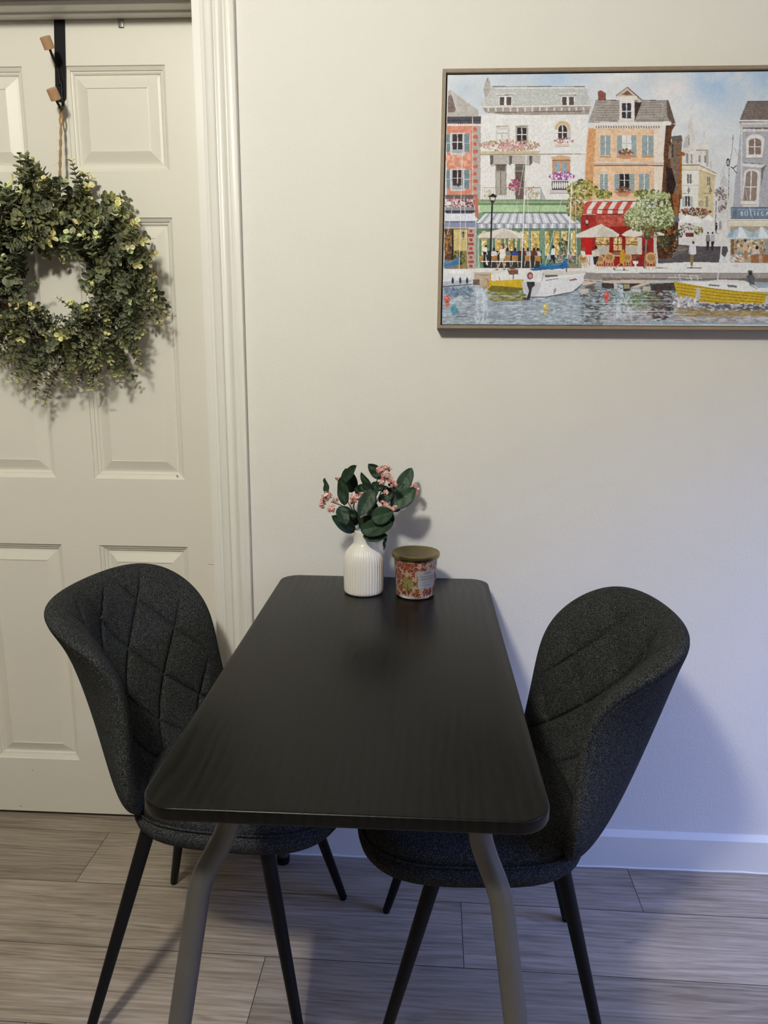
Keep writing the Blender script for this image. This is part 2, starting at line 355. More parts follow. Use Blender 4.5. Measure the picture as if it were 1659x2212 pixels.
# ---------------------------------------------------------------- painting
# colours of the harbour picture, worked out on a grid that lies on the canvas (metres on the canvas)
def make_picture():
    rs=np.random.RandomState(11)
    x0,x1,z0,z1=CX0,CX1,CZ0,CZ1; st=CSTEP
    nx=int(round((x1-x0)/st))+1; nz=int(round((z1-z0)/st))+1
    img=np.zeros((nz,nx,3)); img[:]=(214,216,216)
    H=CANVAS_H
    def g(p):                       # sketch units -> grid units
        p=np.asarray(p,float); u,v=p[...,0],p[...,1]; w=H[6]*u+H[7]*v+1
        x=(H[0]*u+H[1]*v+H[2])/w; z=(H[3]*u+H[4]*v+H[5])/w
        return np.stack([(x-x0)/st,(z1-z)/st],-1)
    def col(c,n=0): return np.array(c,float)
    noiseL=rs.rand(nz//6+3,nx//6+3)
    def up(a,k):
        yy=np.arange(nz)/k; xx=np.arange(nx)/k
        y0=np.clip(yy.astype(int),0,a.shape[0]-2); x0_=np.clip(xx.astype(int),0,a.shape[1]-2)
        fy=np.clip(yy-y0,0,1)[:,None]; fx=np.clip(xx-x0_,0,1)[None]
        fy=fy*fy*(3-2*fy); fx=fx*fx*(3-2*fx)
        A=a[y0][:,x0_];B=a[y0][:,x0_+1];C_=a[y0+1][:,x0_];D_=a[y0+1][:,x0_+1]
        return (A*(1-fx)+B*fx)*(1-fy)+(C_*(1-fx)+D_*fx)*fy
    def nz_(k): return up(rs.rand(int(nz/k)+3,int(nx/k)+3),k)
    N4=nz_(4)-.5; N14=nz_(14)-.5; N50=nz_(60)-.5; N2=nz_(2)-.5
    def poly(pts,c,noise=10,alpha=1.,conv=True,c2=None):
        P=g(pts) if conv else np.asarray(pts,float)
        xa=max(int(P[:,0].min()),0); xb=min(int(P[:,0].max())+2,nx); ya=max(int(P[:,1].min()),0); yb=min(int(P[:,1].max())+2,nz)
        if xa>=xb or ya>=yb: return
        X,Y=np.meshgrid(np.arange(xa,xb)+.0,np.arange(ya,yb)+.0)
        ins=np.zeros(X.shape,bool)
        for i in range(len(P)):
            (ax,ay),(bx,by)=P[i-1],P[i]
            if ay==by: continue
            ins^=((ay>Y)!=(by>Y))&(X<(bx-ax)*(Y-ay)/(by-ay)+ax)
        c=col(c)[None,None]
        if c2 is not None:
            t=((Y-ya)/max(yb-ya-1,1))[...,None]; c=c*(1-t)+col(c2)[None,None]*t
        nn=(N4[ya:yb,xa:xb]*.8+N14[ya:yb,xa:xb]*.45+.7*N2[ya:yb,xa:xb])[...,None]*noise*1.15
        sub=img[ya:yb,xa:xb]; m=ins[...,None]*alpha
        img[ya:yb,xa:xb]=sub*(1-m)+(c+nn)*m
    def rect(a,b,c,d,co,noise=8,alpha=1.): poly([(a,b),(c,b),(c,d),(a,d)],co,noise,alpha)
    def line(p,q,w,c,alpha=1.,noise=4):
        p=np.array(p,float);q=np.array(q,float); d=q-p; L=np.hypot(*d)+1e-9; n=np.array([-d[1],d[0]])/L*max(w,1.0)/2
        if w<1: alpha*=w
        poly([p+n,q+n,q-n,p-n],c,noise,alpha)
    def pl(pts,w,c,alpha=1.):
        for a,b in zip(pts[:-1],pts[1:]): line(a,b,w,c,alpha)
    def ell(x,y,a,b,c,noise=8,rot=0,alpha=1.,n=14):
        t=np.linspace(0,2*np.pi,n,endpoint=False); X=a*np.cos(t);Y=b*np.sin(t)
        poly(np.stack([x+X*np.cos(rot)-Y*np.sin(rot),y+X*np.sin(rot)+Y*np.cos(rot)],-1),c,noise,alpha)
    def dabs(xa,ya,xb,yb,n,pal,a=(1.2,3),asp=(.4,.9),rot=(0,3.14),alpha=.85,ellip=True):
        for i in range(n):
            while True:
                u,v=rs.rand()*2-1,rs.rand()*2-1
                if not ellip or u*u+v*v<=1: break
            x=(xa+xb)/2+u*(xb-xa)/2; y=(ya+yb)/2+v*(yb-ya)/2
            s=rs.uniform(*a); c=pal[rs.randint(len(pal))]
            ell(x,y,s,s*rs.uniform(*asp),c,8,rs.uniform(*rot),alpha,7)
    def T1(x,y): return (940+x/4.608,130+y/4.608)
    def T2(x,y): return (1300+x/4.621,130+y/4.621)
    def T3(x,y): return (940+x/4.608,420+y/4.608)
    def T4(x,y): return (1300+x/4.621,420+y/4.621)
    def P1(*a): return [T1(*p) for p in a]
    def P2(*a): return [T2(*p) for p in a]
    def P3(*a): return [T3(*p) for p in a]
    def P4(*a): return [T4(*p) for p in a]
    # --- sky
    yy,xx=np.mgrid[0:nz,0:nx]
    def blob(cx,cy,ax,ay,c,s):
        q=g((cx,cy)); k=1/(st*1000)*1.07
        d=((xx-q[0])/(ax*k))**2+((yy-q[1])/(ay*k))**2
        m=np.clip(np.exp(-d)*s*(1+1.4*N50+.9*N14),0,1)[...,None]
        img[:]=img*(1-m)+np.array(c,float)*m
    img+= (N50*10+N14*8)[...,None]
    blob(1190,170,80,18,(178,198,220),1.0); blob(1130,175,50,16,(190,202,210),.7)
    blob(1545,190,60,40,(160,188,216),1.05); blob(1620,160,60,30,(168,194,220),.9); blob(1400,175,40,20,(186,198,208),.8)
    blob(1010,200,34,26,(190,200,210),.8); blob(1040,225,20,22,(186,198,210),.6); blob(1600,230,45,30,(196,206,214),.6)
    blob(1450,190,40,26,(226,218,212),.8); blob(1340,160,40,20,(228,224,218),.8); blob(1480,250,60,40,(222,220,218),.7)
    blob(1720,200,90,60,(170,190,208),.8); blob(1240,195,20,14,(205,212,216),.5); blob(1375,205,24,20,(196,206,214),.6)
    # --- far churches
    poly(P2((880,720),(895,520),(905,720)),(205,198,190)); poly(P2((845,790),(862,700),(868,600),(895,560),(903,640),(908,710),(930,790)),(212,205,196),10)
    poly(P2((805,860),(830,770),(860,735),(900,735),(925,800),(930,1060),(800,1060)),(214,208,200),12); poly(P2((810,880),(825,790),(860,745),(880,745),(860,880)),(190,186,180),10)
    poly(P2((930,1060),(935,870),(950,850),(985,800),(1020,770),(1055,810),(1072,870),(1065,900),(1062,1060)),(218,212,204),12)
    line(T2(1020,770),T2(1020,715),1.2,(180,174,168)); poly(P2((940,890),(1065,890),(1062,905),(938,905)),(170,162,152)); poly(P2((1035,905),(1065,905),(1062,1060),(1040,1060)),(180,176,170))
    for a,b,c,d in ((862,780,874,850),(840,930,862,1030),(888,935,902,1030),(965,955,985,1020),(1022,955,1040,1025)): rect(*T2(a,b),*T2(c,d),(150,144,140),8)
    poly(P2((1075,1090),(1080,1010),(1090,985),(1100,1010),(1100,1090)),(205,198,190))
    poly(P2((1180,1260),(1182,1200),(1200,1165),(1218,1150),(1240,1170),(1255,1210),(1255,1260)),(196,194,194)); line(T2(1218,1150),T2(1218,1110),1,(150,146,144))
    rect(*T4(1120,-60),*T4(1300,480),(206,202,198),10); dabs(*T4(1120,-80),*T4(1250,180),170,[(120,100,100),(150,120,120),(96,88,80),(176,160,158),(200,196,190),(130,104,118)],(1,3))
    # --- cream corner house at the end of the street
    poly(P2((790,1100),(970,1100),(950,1390),(940,2400),(780,2400)),(226,221,210),8); poly(P2((970,1100),(1135,1140),(1112,1390),(1105,2400),(930,2400)),(208,190,148),12)
    poly(P2((790,1060),(980,1055),(1150,1130),(1140,1160),(975,1090),(790,1095)),(222,212,186)); pl(P2((800,1048),(975,1048),(1150,1135)),1.6,(140,112,84)); pl(P2((800,1098),(970,1096),(1140,1158)),1.2,(170,140,100))
    for a,b,c,d in ((850,1135,895,1230),(1050,1165,1080,1250),(830,1355,880,1386)): rect(*T2(a,b),*T2(c,d),(120,116,112)); 
    line(T2(872,1135),T2(872,1230),1.2,(225,222,216)); line(T2(1065,1165),T2(1065,1250),1,(215,206,180)); line(T2(800,1250),T2(960,1250),1,(180,176,168))
    for x,y in ((865,1300),(1083,1300)): ell(*T2(x,y),3,4,(60,56,54)); ell(*T2(x,y),1.6,2.2,(225,220,200)); line(T2(x-70,y+30),T2(x,y+30),1.2,(70,60,56)); line(T2(x,y-40),T2(x,y+36),.9,(60,56,54))
    rect(*T4(800,20),*T4(905,120),(175,180,176)); rect(*T4(832,20),*T4(876,118),(70,66,66)); line(T4(854,20),T4(854,118),1.4,(220,218,212))
    rect(*T4(1035,20),*T4(1060,125),(150,146,130)); ell(*T4(990,90),5,6.5,(150,140,120)); ell(*T4(990,90),3.4,4.6,(190,178,150))
    dabs(*T4(770,130),*T4(1090,215),230,[(96,70,52),(150,70,54),(70,76,50),(180,100,80),(122,112,70),(60,50,40),(196,150,130)],(1,2.8)); dabs(*T4(985,180),*T4(1070,370),90,[(120,90,110),(150,130,140),(80,70,70),(110,112,80)],(1,2.6))
    # --- street
    poly(P4((760,240),(1240,240),(1300,800),(600,800)),(216,212,206),8)
    poly(P4((560,600),(760,500),(1010,520),(1250,520),(1260,560),(1200,690),(880,690),(560,690)),(94,88,92),12); poly(P4((600,560),(760,505),(860,530),(640,640)),(118,108,110),12)
    line(T4(640,660),T4(860,540),1.2,(140,130,110)); line(T4(900,640),T4(1150,580),1.2,(120,112,112)); line(T4(620,590),T4(1000,590),1,(126,116,104)); line(T4(760,560),T4(850,545),2,(170,140,80))
    rect(*T4(1150,190),*T4(1210,360),(210,206,202)); poly(P4((1168,350),(1168,280),(1180,260),(1192,280),(1192,350)),(150,146,146)); rect(*T4(1118,30),*T4(1160,360),(214,210,204)); line(T4(1140,60),T4(1132,360),1.6,(110,104,100))
    poly(P4((760,270),(850,200),(960,230),(1005,275),(990,282),(770,282)),(232,230,226),8); poly(P4((1010,240),(1060,200),(1118,240),(1118,258),(1010,258)),(228,226,222)); 
    dabs(*T4(780,285),*T4(930,400),130,[(96,84,80),(150,130,110),(200,196,190),(120,60,50),(80,90,60),(222,220,214)],(1,2.6)); rect(*T4(830,355),*T4(925,400),(212,206,202)); rect(*T4(835,385),*T4(915,425),(120,66,60),14)
    dabs(*T4(915,320),*T4(1010,410),70,[(150,140,60),(96,100,50),(190,176,80),(70,74,44)],(1,2.4))
    # --- dark side wall & lane
    poly(P2((640,650),(700,640),(740,640),(700,700),(690,790),(690,1386),(600,1386),(590,1300)),(104,70,44),22); poly(P2((700,800),(800,800),(790,930),(800,1386),(690,1386),(680,860)),(130,108,92),22)
    poly(P2((690,760),(795,750),(805,805),(700,812)),(110,100,96)); poly(P2((775,900),(835,930),(820,960),(800,950),(795,1386),(760,1386)),(160,104,52),24); poly(P2((640,1060),(700,1080),(740,1240),(700,1386),(650,1386)),(52,38,36),14)
    rect(*T2(700,840),*T2(712,970),(70,58,52)); rect(*T2(745,910),*T2(752,960),(60,50,46)); poly(P2((690,860),(690,980),(660,985),(672,850)),(150,132,120))
    poly(P4((560,0),(790,0),(765,230),(760,330),(700,640),(560,640),(520,300)),(92,60,40),26); poly(P4((700,0),(775,0),(765,200),(730,230)),(150,96,48),26); poly(P4((690,230),(765,215),(775,270),(700,280)),(120,112,128),14)
    dabs(*T4(560,300),*T4(760,600),240,[(40,34,30),(70,56,36),(52,60,40),(190,120,40),(110,76,40),(30,28,28)],(1.4,4)); dabs(*T4(610,320),*T4(690,420),40,[(220,140,40),(200,110,40),(240,170,80)],(1,2.4),(.2,.4),(1.3,1.8))
    dabs(*T4(555,410),*T4(670,520),110,[(70,84,56),(96,108,72),(44,52,40),(120,128,92)],(1,2.6)); dabs(*T4(730,350),*T4(805,440),60,[(66,72,56),(90,96,70),(40,40,36)],(1,2.4)); rect(*T4(745,430),*T4(765,520),(90,76,66)); rect(*T4(590,590),*T4(612,630),(120,46,36)); rect(*T4(742,492),*T4(764,522),(110,46,40))
    # --- pink house far left
    poly(P1((130,150+150),(160,300),(430,500),(430,560),(120,560)),(186,178,170),12); poly(P1((130,360),(160,340),(215,480),(190,520),(125,520)),(130,112,106),14); poly(P1((150,300),(175,305),(245,500),(215,520)),(196,190,184),8)
    rect(*T1(118,560),*T1(460,640),(84,84,92),12); line(T1(120,600),T1(460,598),2,(60,60,70))
    rect(*T1(115,630),*T1(460,1400),(216,140,114),16); dabs(*T1(115,900),*T1(360,1080),60,[(224,160,130),(206,140,112),(230,176,150)],(3,8),(.4,.8)); rect(*T1(370,660),*T1(470,1400),(178,166,160),12)
    for k in range(11): rect(*T1(378,670+k*74),*T1(425 if k%2 else 412,705+k*74),(202,106,80),14)
    for k in range(16): ell(*T1(130+k*22,645),2.4,2.6,(224,220,214),6)
    line(T1(372,560),T1(372,1400),1.4,(226,196,180))
    for (yy0,yy1) in ((735,890),(1095,1250)):
        rect(*T1(150,yy0-14),*T1(300,yy1+50),(206,200,196)); rect(*T1(172,yy0),*T1(272,yy1),(66,54,60),14); line(T1(222,yy0),T1(222,yy1),1.8,(218,212,208)); line(T1(172,yy0+80),T1(272,yy0+80),1.4,(218,212,208)); rect(*T1(170,yy1+5),*T1(275,yy1+35),(160,170,178))
        for a in ((112,150),(290,345)): rect(*T1(a[0],yy0),*T1(a[1],yy1+25),(120,140,146),10); line(T1(a[0],yy0+90),T1(a[1],yy0+90),1.2,(196,200,204)); line(T1(a[1],yy0),T1(a[1],yy1+25),1.3,(206,208,208))
    dabs(*T1(175,1225),*T1(255,1260),24,[(90,50,40),(120,70,60),(60,50,40)],(1,2))
    # --- white house
    poly(P1((455,540),(1525,540),(1490,960),(1475,1400),(450,1400)),(226,223,217),7)
    dabs(*T1(470,560),*T1(1500,1300),150,[(232,230,226),(220,216,210),(214,210,204)],(3,8),(.3,.7),(-.3,.3),.4,False)
    poly(P1((570,262),(1495,262),(1545,440),(1540,470),(430,470)),(196,196,190),10)
    for r in range(9):
        y=285+r*21
        for k in range(26):
            x=560-r*10+k*(38+r*.7)+(r%2)*18
            if x<1520+r*2 and rs.rand()<.75: pl(P1((x,y),(x+9,y+10),(x+24,y+12),(x+36,y+2)),.9,(158,156,152),.55)
    line(T1(570,262),T1(1490,262),1.6,(120,116,112)); line(T1(600,280),T1(1480,275),2,(222,220,216)); line(T1(430,465),T1(1545,450),2.2,(222,218,210))
    poly(P1((470,475),(1545,460),(1530,540),(700,545),(500,520)),(168,156,146),16)
    for k in range(15): rect(*T1(520+k*73,470),*T1(538+k*73,512),(210,204,196),6)
    line(T1(600,520),T1(1530,505),1.8,(120,108,100))
    poly(P1((480,290),(490,262),(500,205),(545,205),(552,262),(560,285),(510,370),(495,370)),(176,170,160),10); rect(*T1(512,175),*T1(532,210),(150,144,136)); line(T1(480,275),T1(560,275),1.8,(206,200,190))
    for a in (640,1262):
        poly(P1((a-40,330),(a+150,320),(a+160,345),(a-30,352)),(210,206,198)); rect(*T1(a-6,358),*T1(a+125,452),(222,220,214)); rect(*T1(a+2,366),*T1(a+118,446),(96,82,78)); rect(*T1(a+46,366),*T1(a+70,446),(226,222,216)); line(T1(a-30,350),T1(a+145,345),1.2,(130,122,114))
    # upper windows
    rect(*T1(605,665),*T1(745,850),(206,200,192)); rect(*T1(620,690),*T1(720,850),(224,221,216)); line(T1(665,740),T1(665,850),2.4,(176,168,160)); line(T1(612,728),T1(720,728),2,(180,170,160)); line(T1(608,660),T1(740,655),2.4,(170,158,140))
    rect(*T1(800,660),*T1(925,850),(180,176,164)); rect(*T1(815,672),*T1(908,835),(58,50,52)); line(T1(862,672),T1(862,835),2,(214,210,204)); line(T1(815,742),T1(908,742),1.8,(214,210,204)); line(T1(800,660),T1(930,652),2,(140,126,110))
    dabs(*T1(440,790),*T1(1040,905),420,[(176,160,110),(206,170,160),(226,200,196),(150,140,80),(196,140,140),(232,226,216),(160,128,90),(186,120,130)],(1.2,3.2)); dabs(*T1(640,820),*T1(900,900),90,[(200,140,140),(226,180,176),(214,160,160)],(1.2,2.8))
    poly(P1((440,905),(1045,905),(1030,935),(460,940)),(206,190,150),10); line(T1(445,940),T1(1500,935),1.6,(156,140,120)); poly(P1((540,945),(1050,945),(1040,1040),(980,1010),(940,1050),(760,1030),(560,1060)),(188,180,172),12)
    for a in (545,735,935): poly(P1((a,950),(a+34,950),(a+30,1030),(a+4,1050)),(110,98,92),12)
    # arched window
    t=np.linspace(np.pi,2*np.pi,12); poly([T1(1268+78*np.cos(k),690+88*np.sin(k)) for k in t]+P1((1346,690),(1315,690))+[T1(1268+48*np.cos(k),690+52*np.sin(k)) for k in t[::-1]]+P1((1190,690)),(206,180,140),8)
    poly([T1(1268+44*np.cos(k),690+46*np.sin(k)) for k in t]+P1((1312,790),(1224,790)),(72,60,62),10); line(T1(1268,645),T1(1268,790),2.2,(220,214,206)); line(T1(1224,718),T1(1312,718),1.8,(220,214,206)); rect(*T1(1312,690),*T1(1350,790),(204,198,190))
    dabs(*T1(1185,770),*T1(1380,830),90,[(196,120,130),(226,200,196),(160,100,110),(232,226,222),(150,130,100)],(1,2.6)); rect(*T1(1200,835),*T1(1335,852),(216,190,166)); line(T1(1200,858),T1(1335,856),1.4,(150,120,100))
    # lower windows & balcony
    for a in (600,792):
        rect(*T1(a,1040),*T1(a+110,1345),(160,150,138),12); rect(*T1(a+10,1052),*T1(a+98,1100),(110,104,96)); rect(*T1(a+8,1118),*T1(a+48,1340),(176,170,156)); rect(*T1(a+56,1118),*T1(a+98,1340),(170,162,150)); line(T1(a+52,1110),T1(a+52,1340),1.6,(110,100,90)); rect(*T1(a,1036),*T1(a+112,1048),(110,90,80))
    rect(*T1(800,1110),*T1(880,1400),(110,90,84),14); dabs(*T1(725,1190),*T1(850,1300),70,[(170,60,90),(196,90,120),(140,50,80),(206,120,150)],(1.4,3.4)); dabs(*T1(900,1250),*T1(1040,1400),90,[(190,190,150),(226,224,214),(150,160,90),(206,150,150)],(1.2,3)); dabs(*T1(480,1270),*T1(550,1370),40,[(200,190,150),(226,220,200),(170,170,120)],(1.2,3))
    for k in range(26): line(T1(470+k*22,1275),T1(470+k*22,1400),.8,(150,140,130),.6)
    line(T1(465,1270),T1(1050,1270),1.4,(150,140,130)); poly(P1((1050,1270),(1110,1400),(1040,1400)),(176,174,176))
    rect(*T1(1165,1000),*T1(1345,1130),(206,150,110),14); rect(*T1(1190,1012),*T1(1240,1140),(150,166,176),12); rect(*T1(1262,1012),*T1(1312,1140),(146,164,178),12); poly(P1((1150,965),(1250,945),(1355,965),(1335,990),(1170,990)),(214,176,140)); line(T1(1160,995),T1(1345,995),1.6,(150,100,70))
    dabs(*T1(1135,1110),*T1(1385,1200),150,[(150,70,160),(196,60,140),(226,220,226),(120,90,150),(206,120,180),(232,226,232),(130,60,130)],(1.4,3.6))
    rect(*T1(1160,1200),*T1(1330,1290),(60,54,56),10)
    for k in range(8): ell(*T1(1175+k*22,1245),2,8,(224,220,216),4)
    rect(*T1(1140,1292),*T1(1345,1325),(206,200,194)); line(T1(1150,1200),T1(1335,1200),2,(220,216,210)); line(T1(1140,1326),T1(1345,1326),1.2,(140,130,124))
    # --- peach house
    poly(P1((1525,670),(1700,670))+P2((600,690),(620,1020),(590,1386))+P1((1480,1400),(1495,960)),(230,192,152),12); poly(P1((1525,680),(1600,680),(1560,1400),(1480,1400)),(214,158,110),18)
    dabs(*T2(-50,700),*T2(590,1380),120,[(232,196,160),(228,204,180),(216,164,120),(236,216,196)],(3,9),(.4,.8),(-.3,.3),.4,False); poly(P2((520,700),(600,690),(615,1020),(590,1386),(520,1386)),(228,214,198),8)
    poly(P1((1600,395),(1680,395))+P2((0,400),(660,402),(725,610),(0,625))+P1((1525,620)),(168,158,148),14); poly(P1((1620,310),(1650,300))+P2((40,330),(40,400))+P1((1620,400)),(140,84,70),14)
    for r in range(8): line(T2(-60,425+r*25),T2(665+r*7,425+r*24),1,(112,104,98),.8)
    for k in range(60): x=rs.rand()*640; r=rs.randint(8); line(T2(x,425+r*25),T2(x,447+r*25),.9,(120,110,104),.7)
    poly(P2((645,400),(665,402),(735,630),(700,640),(650,560)),(106,92,84),12)
    line(T2(-60,400),T2(660,402),1.2,(90,84,80))
    rect(*T2(-80,610),*T2(690,650),(226,220,212),6); line(T2(-80,618),T2(690,606),1.4,(150,130,112)); rect(*T2(-80,650),*T2(600,684),(222,212,202),6)
    for k in range(26): line(T2(-60+k*25,655),T2(-52+k*25,680),2,(90,70,60),.85)
    poly(P2((140,360),(255,275),(400,400),(370,430),(350,390),(150,390)),(200,184,166),10); poly(P2((190,348),(255,300),(310,350)),(130,96,76),12); line(T2(140,355),T2(255,270),2.4,(150,130,112)); line(T2(255,270),T2(400,400),2.4,(110,90,78)); rect(*T2(150,360),*T2(350,395),(222,214,202),6)
    rect(*T2(175,400),*T2(325,610),(222,216,206),6); rect(*T2(200,430),*T2(292,580),(66,62,76),14); line(T2(246,430),T2(246,580),2.2,(214,210,206)); line(T2(200,510),T2(292,510),2,(214,210,206)); poly(P2((325,420),(400,420),(330,600)),(70,56,50),12); rect(*T2(160,598),*T2(320,618),(216,204,190))
    rect(*T2(-80,1020),*T2(612,1040),(226,216,206)); line(T2(-80,1050),T2(612,1050),3,(150,100,70)); line(T2(-80,1030),T2(612,1028),1,(140,110,90)); 
    for (ya,yb) in ((750,950),(1135,1300)):
        for k,(xa,xb) in enumerate(((-15,85),(150,345),(400,515)) if ya==750 else ((-20,60),(125,325),(370,475))):
            rect(*T2(xa-4,ya-6),*T2(xb+4,yb+4),(214,206,196),6); rect(*T2(xa,ya),*T2(xb,yb),(164,176,174),10)
            for s in range(14): line(T2(xa,ya+8+s*(yb-ya)/14),T2(xb,ya+8+s*(yb-ya)/14),.9,(104,118,120),.7)
            if k==1:
                m0=xa+(xb-xa)*.26; m1=xb-(xb-xa)*.26
                rect(*T2(m0,ya),*T2(m1,yb),(226,222,216) if ya==750 else (52,46,46),8); line(T2((m0+m1)/2,ya),T2((m0+m1)/2,yb),2,(196,192,186) if ya==750 else (222,218,212)); line(T2(m0,(ya+yb)/2-20),T2(m1,(ya+yb)/2-20),1.6,(196,190,184) if ya==750 else (222,218,212))
            else: line(T2((xa+xb)/2,ya),T2((xa+xb)/2,yb),1.6,(226,224,220))
            line(T2(xa-6,yb+10),T2(xb+6,yb+8),3,(206,160,120)); line(T2(xa,yb+18),T2(xb,yb+18),1,(140,96,70))
    for (x,y) in ((240,915),(215,1290)):
        dabs(*T2(x-72,y-30),*T2(x+72,y+35),70,[(150,70,60),(110,100,64),(176,96,76),(90,80,54),(130,110,80)],(1.2,3)); rect(*T2(x-70,y+30),*T2(x+70,y+48),(206,130,96)); rect(*T2(x-56,y+50),*T2(x+50,y+72),(200,150,116))
    # --- grey house right
    poly(P2((1370,600),(2400,600),(2400,1500),(1300,1500),(1385,700)),(176,174,178),10); poly(P2((1450,412),(2400,405),(2400,590),(1375,595)),(128,114,108),14); line(T2(1450,412),T2(2400,405),2,(96,84,80))
    for r in range(7): line(T2(1430-r*8,440+r*24),T2(2400,436+r*24),1,(106,94,90),.7)
    rect(*T2(1370,595),*T2(2400,612),(222,218,212)); rect(*T2(1390,620),*T2(2400,645),(206,200,196)); line(T2(1370,616),T2(2400,612),1.2,(120,110,106)); rect(*T2(1405,650),*T2(2400,676),(186,180,176)); line(T2(1405,680),T2(2400,676),2.4,(104,92,90)); rect(*T2(1405,690),*T2(2400,712),(206,202,200))
    for k in range(4): rect(*T2(1415+k*90,684),*T2(1432+k*90,712),(216,212,208),4)
    rect(*T2(1385,650),*T2(1402,1386),(206,204,204),6)
    t=np.linspace(np.pi,2*np.pi,10)
    poly([T2(1532+92*np.cos(k),800+62*np.sin(k)) for k in t]+P2((1600,975),(1440,975)),(220,216,210),6); poly([T2(1528+62*np.cos(k),815+35*np.sin(k)) for k in t]+P2((1586,940),(1464,940)),(140,118,106),10); line(T2(1525,785),T2(1525,940),2.2,(224,220,214)); line(T2(1464,862),T2(1586,865),2,(224,220,214)); rect(*T2(1440,955),*T2(1600,972),(226,222,216)); line(T2(1440,976),T2(1600,976),1.2,(130,122,120))
    poly(P2((1395,1025),(1625,1040),(1600,1075),(1410,1060)),(220,216,212)); line(T2(1400,1024),T2(1620,1038),1.4,(110,104,104)); poly(P2((1590,1075),(1640,1045),(1610,1120),(1590,1300)),(120,116,120),8)
    poly([T2(1500+85*np.cos(k),1130+45*np.sin(k)) for k in t]+P2((1560,1500),(1400,1500)),(218,214,208),6); poly([T2(1495+58*np.cos(k),1140+36*np.sin(k)) for k in t]+P2((1540,1386))+P4((1525,65),(1410,65)),(150,132,120),10); line(T2(1492,1105),T4(1480,60),2.4,(222,218,212)); line(T2(1425,1265),T2(1545,1265),2,(222,218,212)); rect(*T4(1385,65),*T4(1555,100),(222,216,206)); line(T4(1385,105),T4(1550,103),1.2,(140,130,120))
    pl(P2((1310,740),(1300,900),(1270,1060),(1262,1386)),1.2,(110,104,104)); ell(*T2(1258,1020),4,9,(50,50,58)); ell(*T2(1258,1022),2.6,6,(200,204,206)); pl(P2((1285,1065),(1310,1080),(1345,1050)),2,(50,48,52)); pl(P2((1310,1080),(1330,1110),(1345,1130)),1.6,(50,48,52)); line(T2(1258,985),T2(1258,1060),1,(40,40,46)); line(T2(1318,870),T2(1360,960),.9,(150,150,150)); line(T2(1230,1040),T2(1180,1170),.9,(170,168,166))
    # sign board
    poly(P4((1285,130),(2400,125),(2400,240),(1290,240)),(122,138,154),10); rect(*T4(1310,155),*T4(1350,225),(104,120,140)); rect(*T4(1365,160),*T4(2400,228),(112,130,150),8); line(T4(1285,130),T4(2400,122),2,(90,104,122)); line(T4(1290,242),T4(2400,240),2,(84,96,112))
    for k in range(22): ell(*T4(1368+k*20,152),1,1.2,(196,204,210))
    W_=(206,212,218)
    def glyph(x,y,segs,s=1.):
        for a,b in segs: line(T4(x+a[0]*s,y+a[1]*s),T4(x+b[0]*s,y+b[1]*s),1.5,W_,.95)
    gl={'B':[((2,0),(2,40)),((2,0),(16,2)),((16,2),(20,10)),((20,10),(14,19)),((14,19),(2,20)),((14,19),(22,28)),((22,28),(16,39)),((16,39),(2,40))],'O':[((0,8),(0,32)),((0,32),(8,40)),((8,40),(20,40)),((20,40),(26,32)),((26,32),(26,8)),((26,8),(20,0)),((20,0),(8,0)),((8,0),(0,8))],'T':[((0,0),(26,0)),((13,0),(13,40))],'E':[((2,0),(2,40)),((2,0),(20,0)),((2,20),(16,20)),((2,40),(20,40))],'G':[((24,6),(14,0)),((14,0),(2,8)),((2,8),(0,30)),((0,30),(10,40)),((10,40),(24,34)),((24,34),(24,22)),((24,22),(14,22))],'A':[((0,40),(12,0)),((12,0),(24,40)),((5,26),(19,26))]}
    x=1385
    for ch,w in (('B',38),('O',40),('T',36),('T',38),('E',34),('G',42),('A',40)): glyph(x,170,gl[ch],1.02); x+=w+4
    poly(P4((1280,245),(2400,245),(2400,300),(1255,295)),(222,216,204),8); line(T4(1262,262),T4(2400,262),1.2,(170,150,120)); poly(P4((1255,295),(1285,275),(2400,280),(2400,318),(1280,318)),(216,208,186),8)
    rect(*T4(1280,318),*T4(2400,700),(176,160,136),16); rect(*T4(1640,380),*T4(1680,690),(150,152,166),8); rect(*T4(1290,450),*T4(1320,600),(130,96,70)); 
    dabs(*T4(1320,400),*T4(1640,640),260,[(206,176,130),(160,120,80),(226,206,170),(110,90,72),(190,150,100),(96,110,116),(230,220,200)],(1.4,4))
    for (x,w) in ((1390,145),(1600,120)):
        poly(P4((x-w,430),(x-w+20,390),(x,322),(x+w-20,390),(x+w,430),(x+w-30,440),(x-w+30,440)),(176,196,206),8); poly(P4((x-20,326),(x,322),(x+70,436),(x-40,438)),(222,226,226),8); poly(P4((x-w,430),(x-w+20,395),(x-60,345),(x-90,438)),(150,178,194),8)
        for k in range(10): ell(*T4(x-w+15+k*(2*w-30)/9,436),2.2,2,(206,214,216),5)
    for x in (1330,1490,1600): rect(*T4(x,620-20*(x>1400)),*T4(x+75,680),(166,110,72),14); line(T4(x,680),T4(x-5,705),1.2,(206,200,196)); line(T4(x+70,680),T4(x+72,705),1.2,(206,200,196))
    rect(*T4(1320,580),*T4(1560,600),(120,150,156)); rect(*T4(1420,570),*T4(1455,650),(180,130,90)); ell(*T4(1433,462),2,2.6,(56,44,44)); poly(P4((1415,480),(1450,480),(1455,560),(1400,570)),(210,180,150)); ell(*T4(1548,530),3.4,4,(46,42,44)); poly(P4((1525,560),(1570,545),(1560,590),(1480,605)),(206,190,190))
    poly(P4((1180,590),(1290,680),(2400,700),(2400,735),(1330,735),(1180,715)),(222,221,219),6); dabs(*T4(1200,600),*T4(1420,720),50,[(206,208,208),(228,227,225),(190,196,198)],(2,6),(.3,.6),(.2,.7),.6)
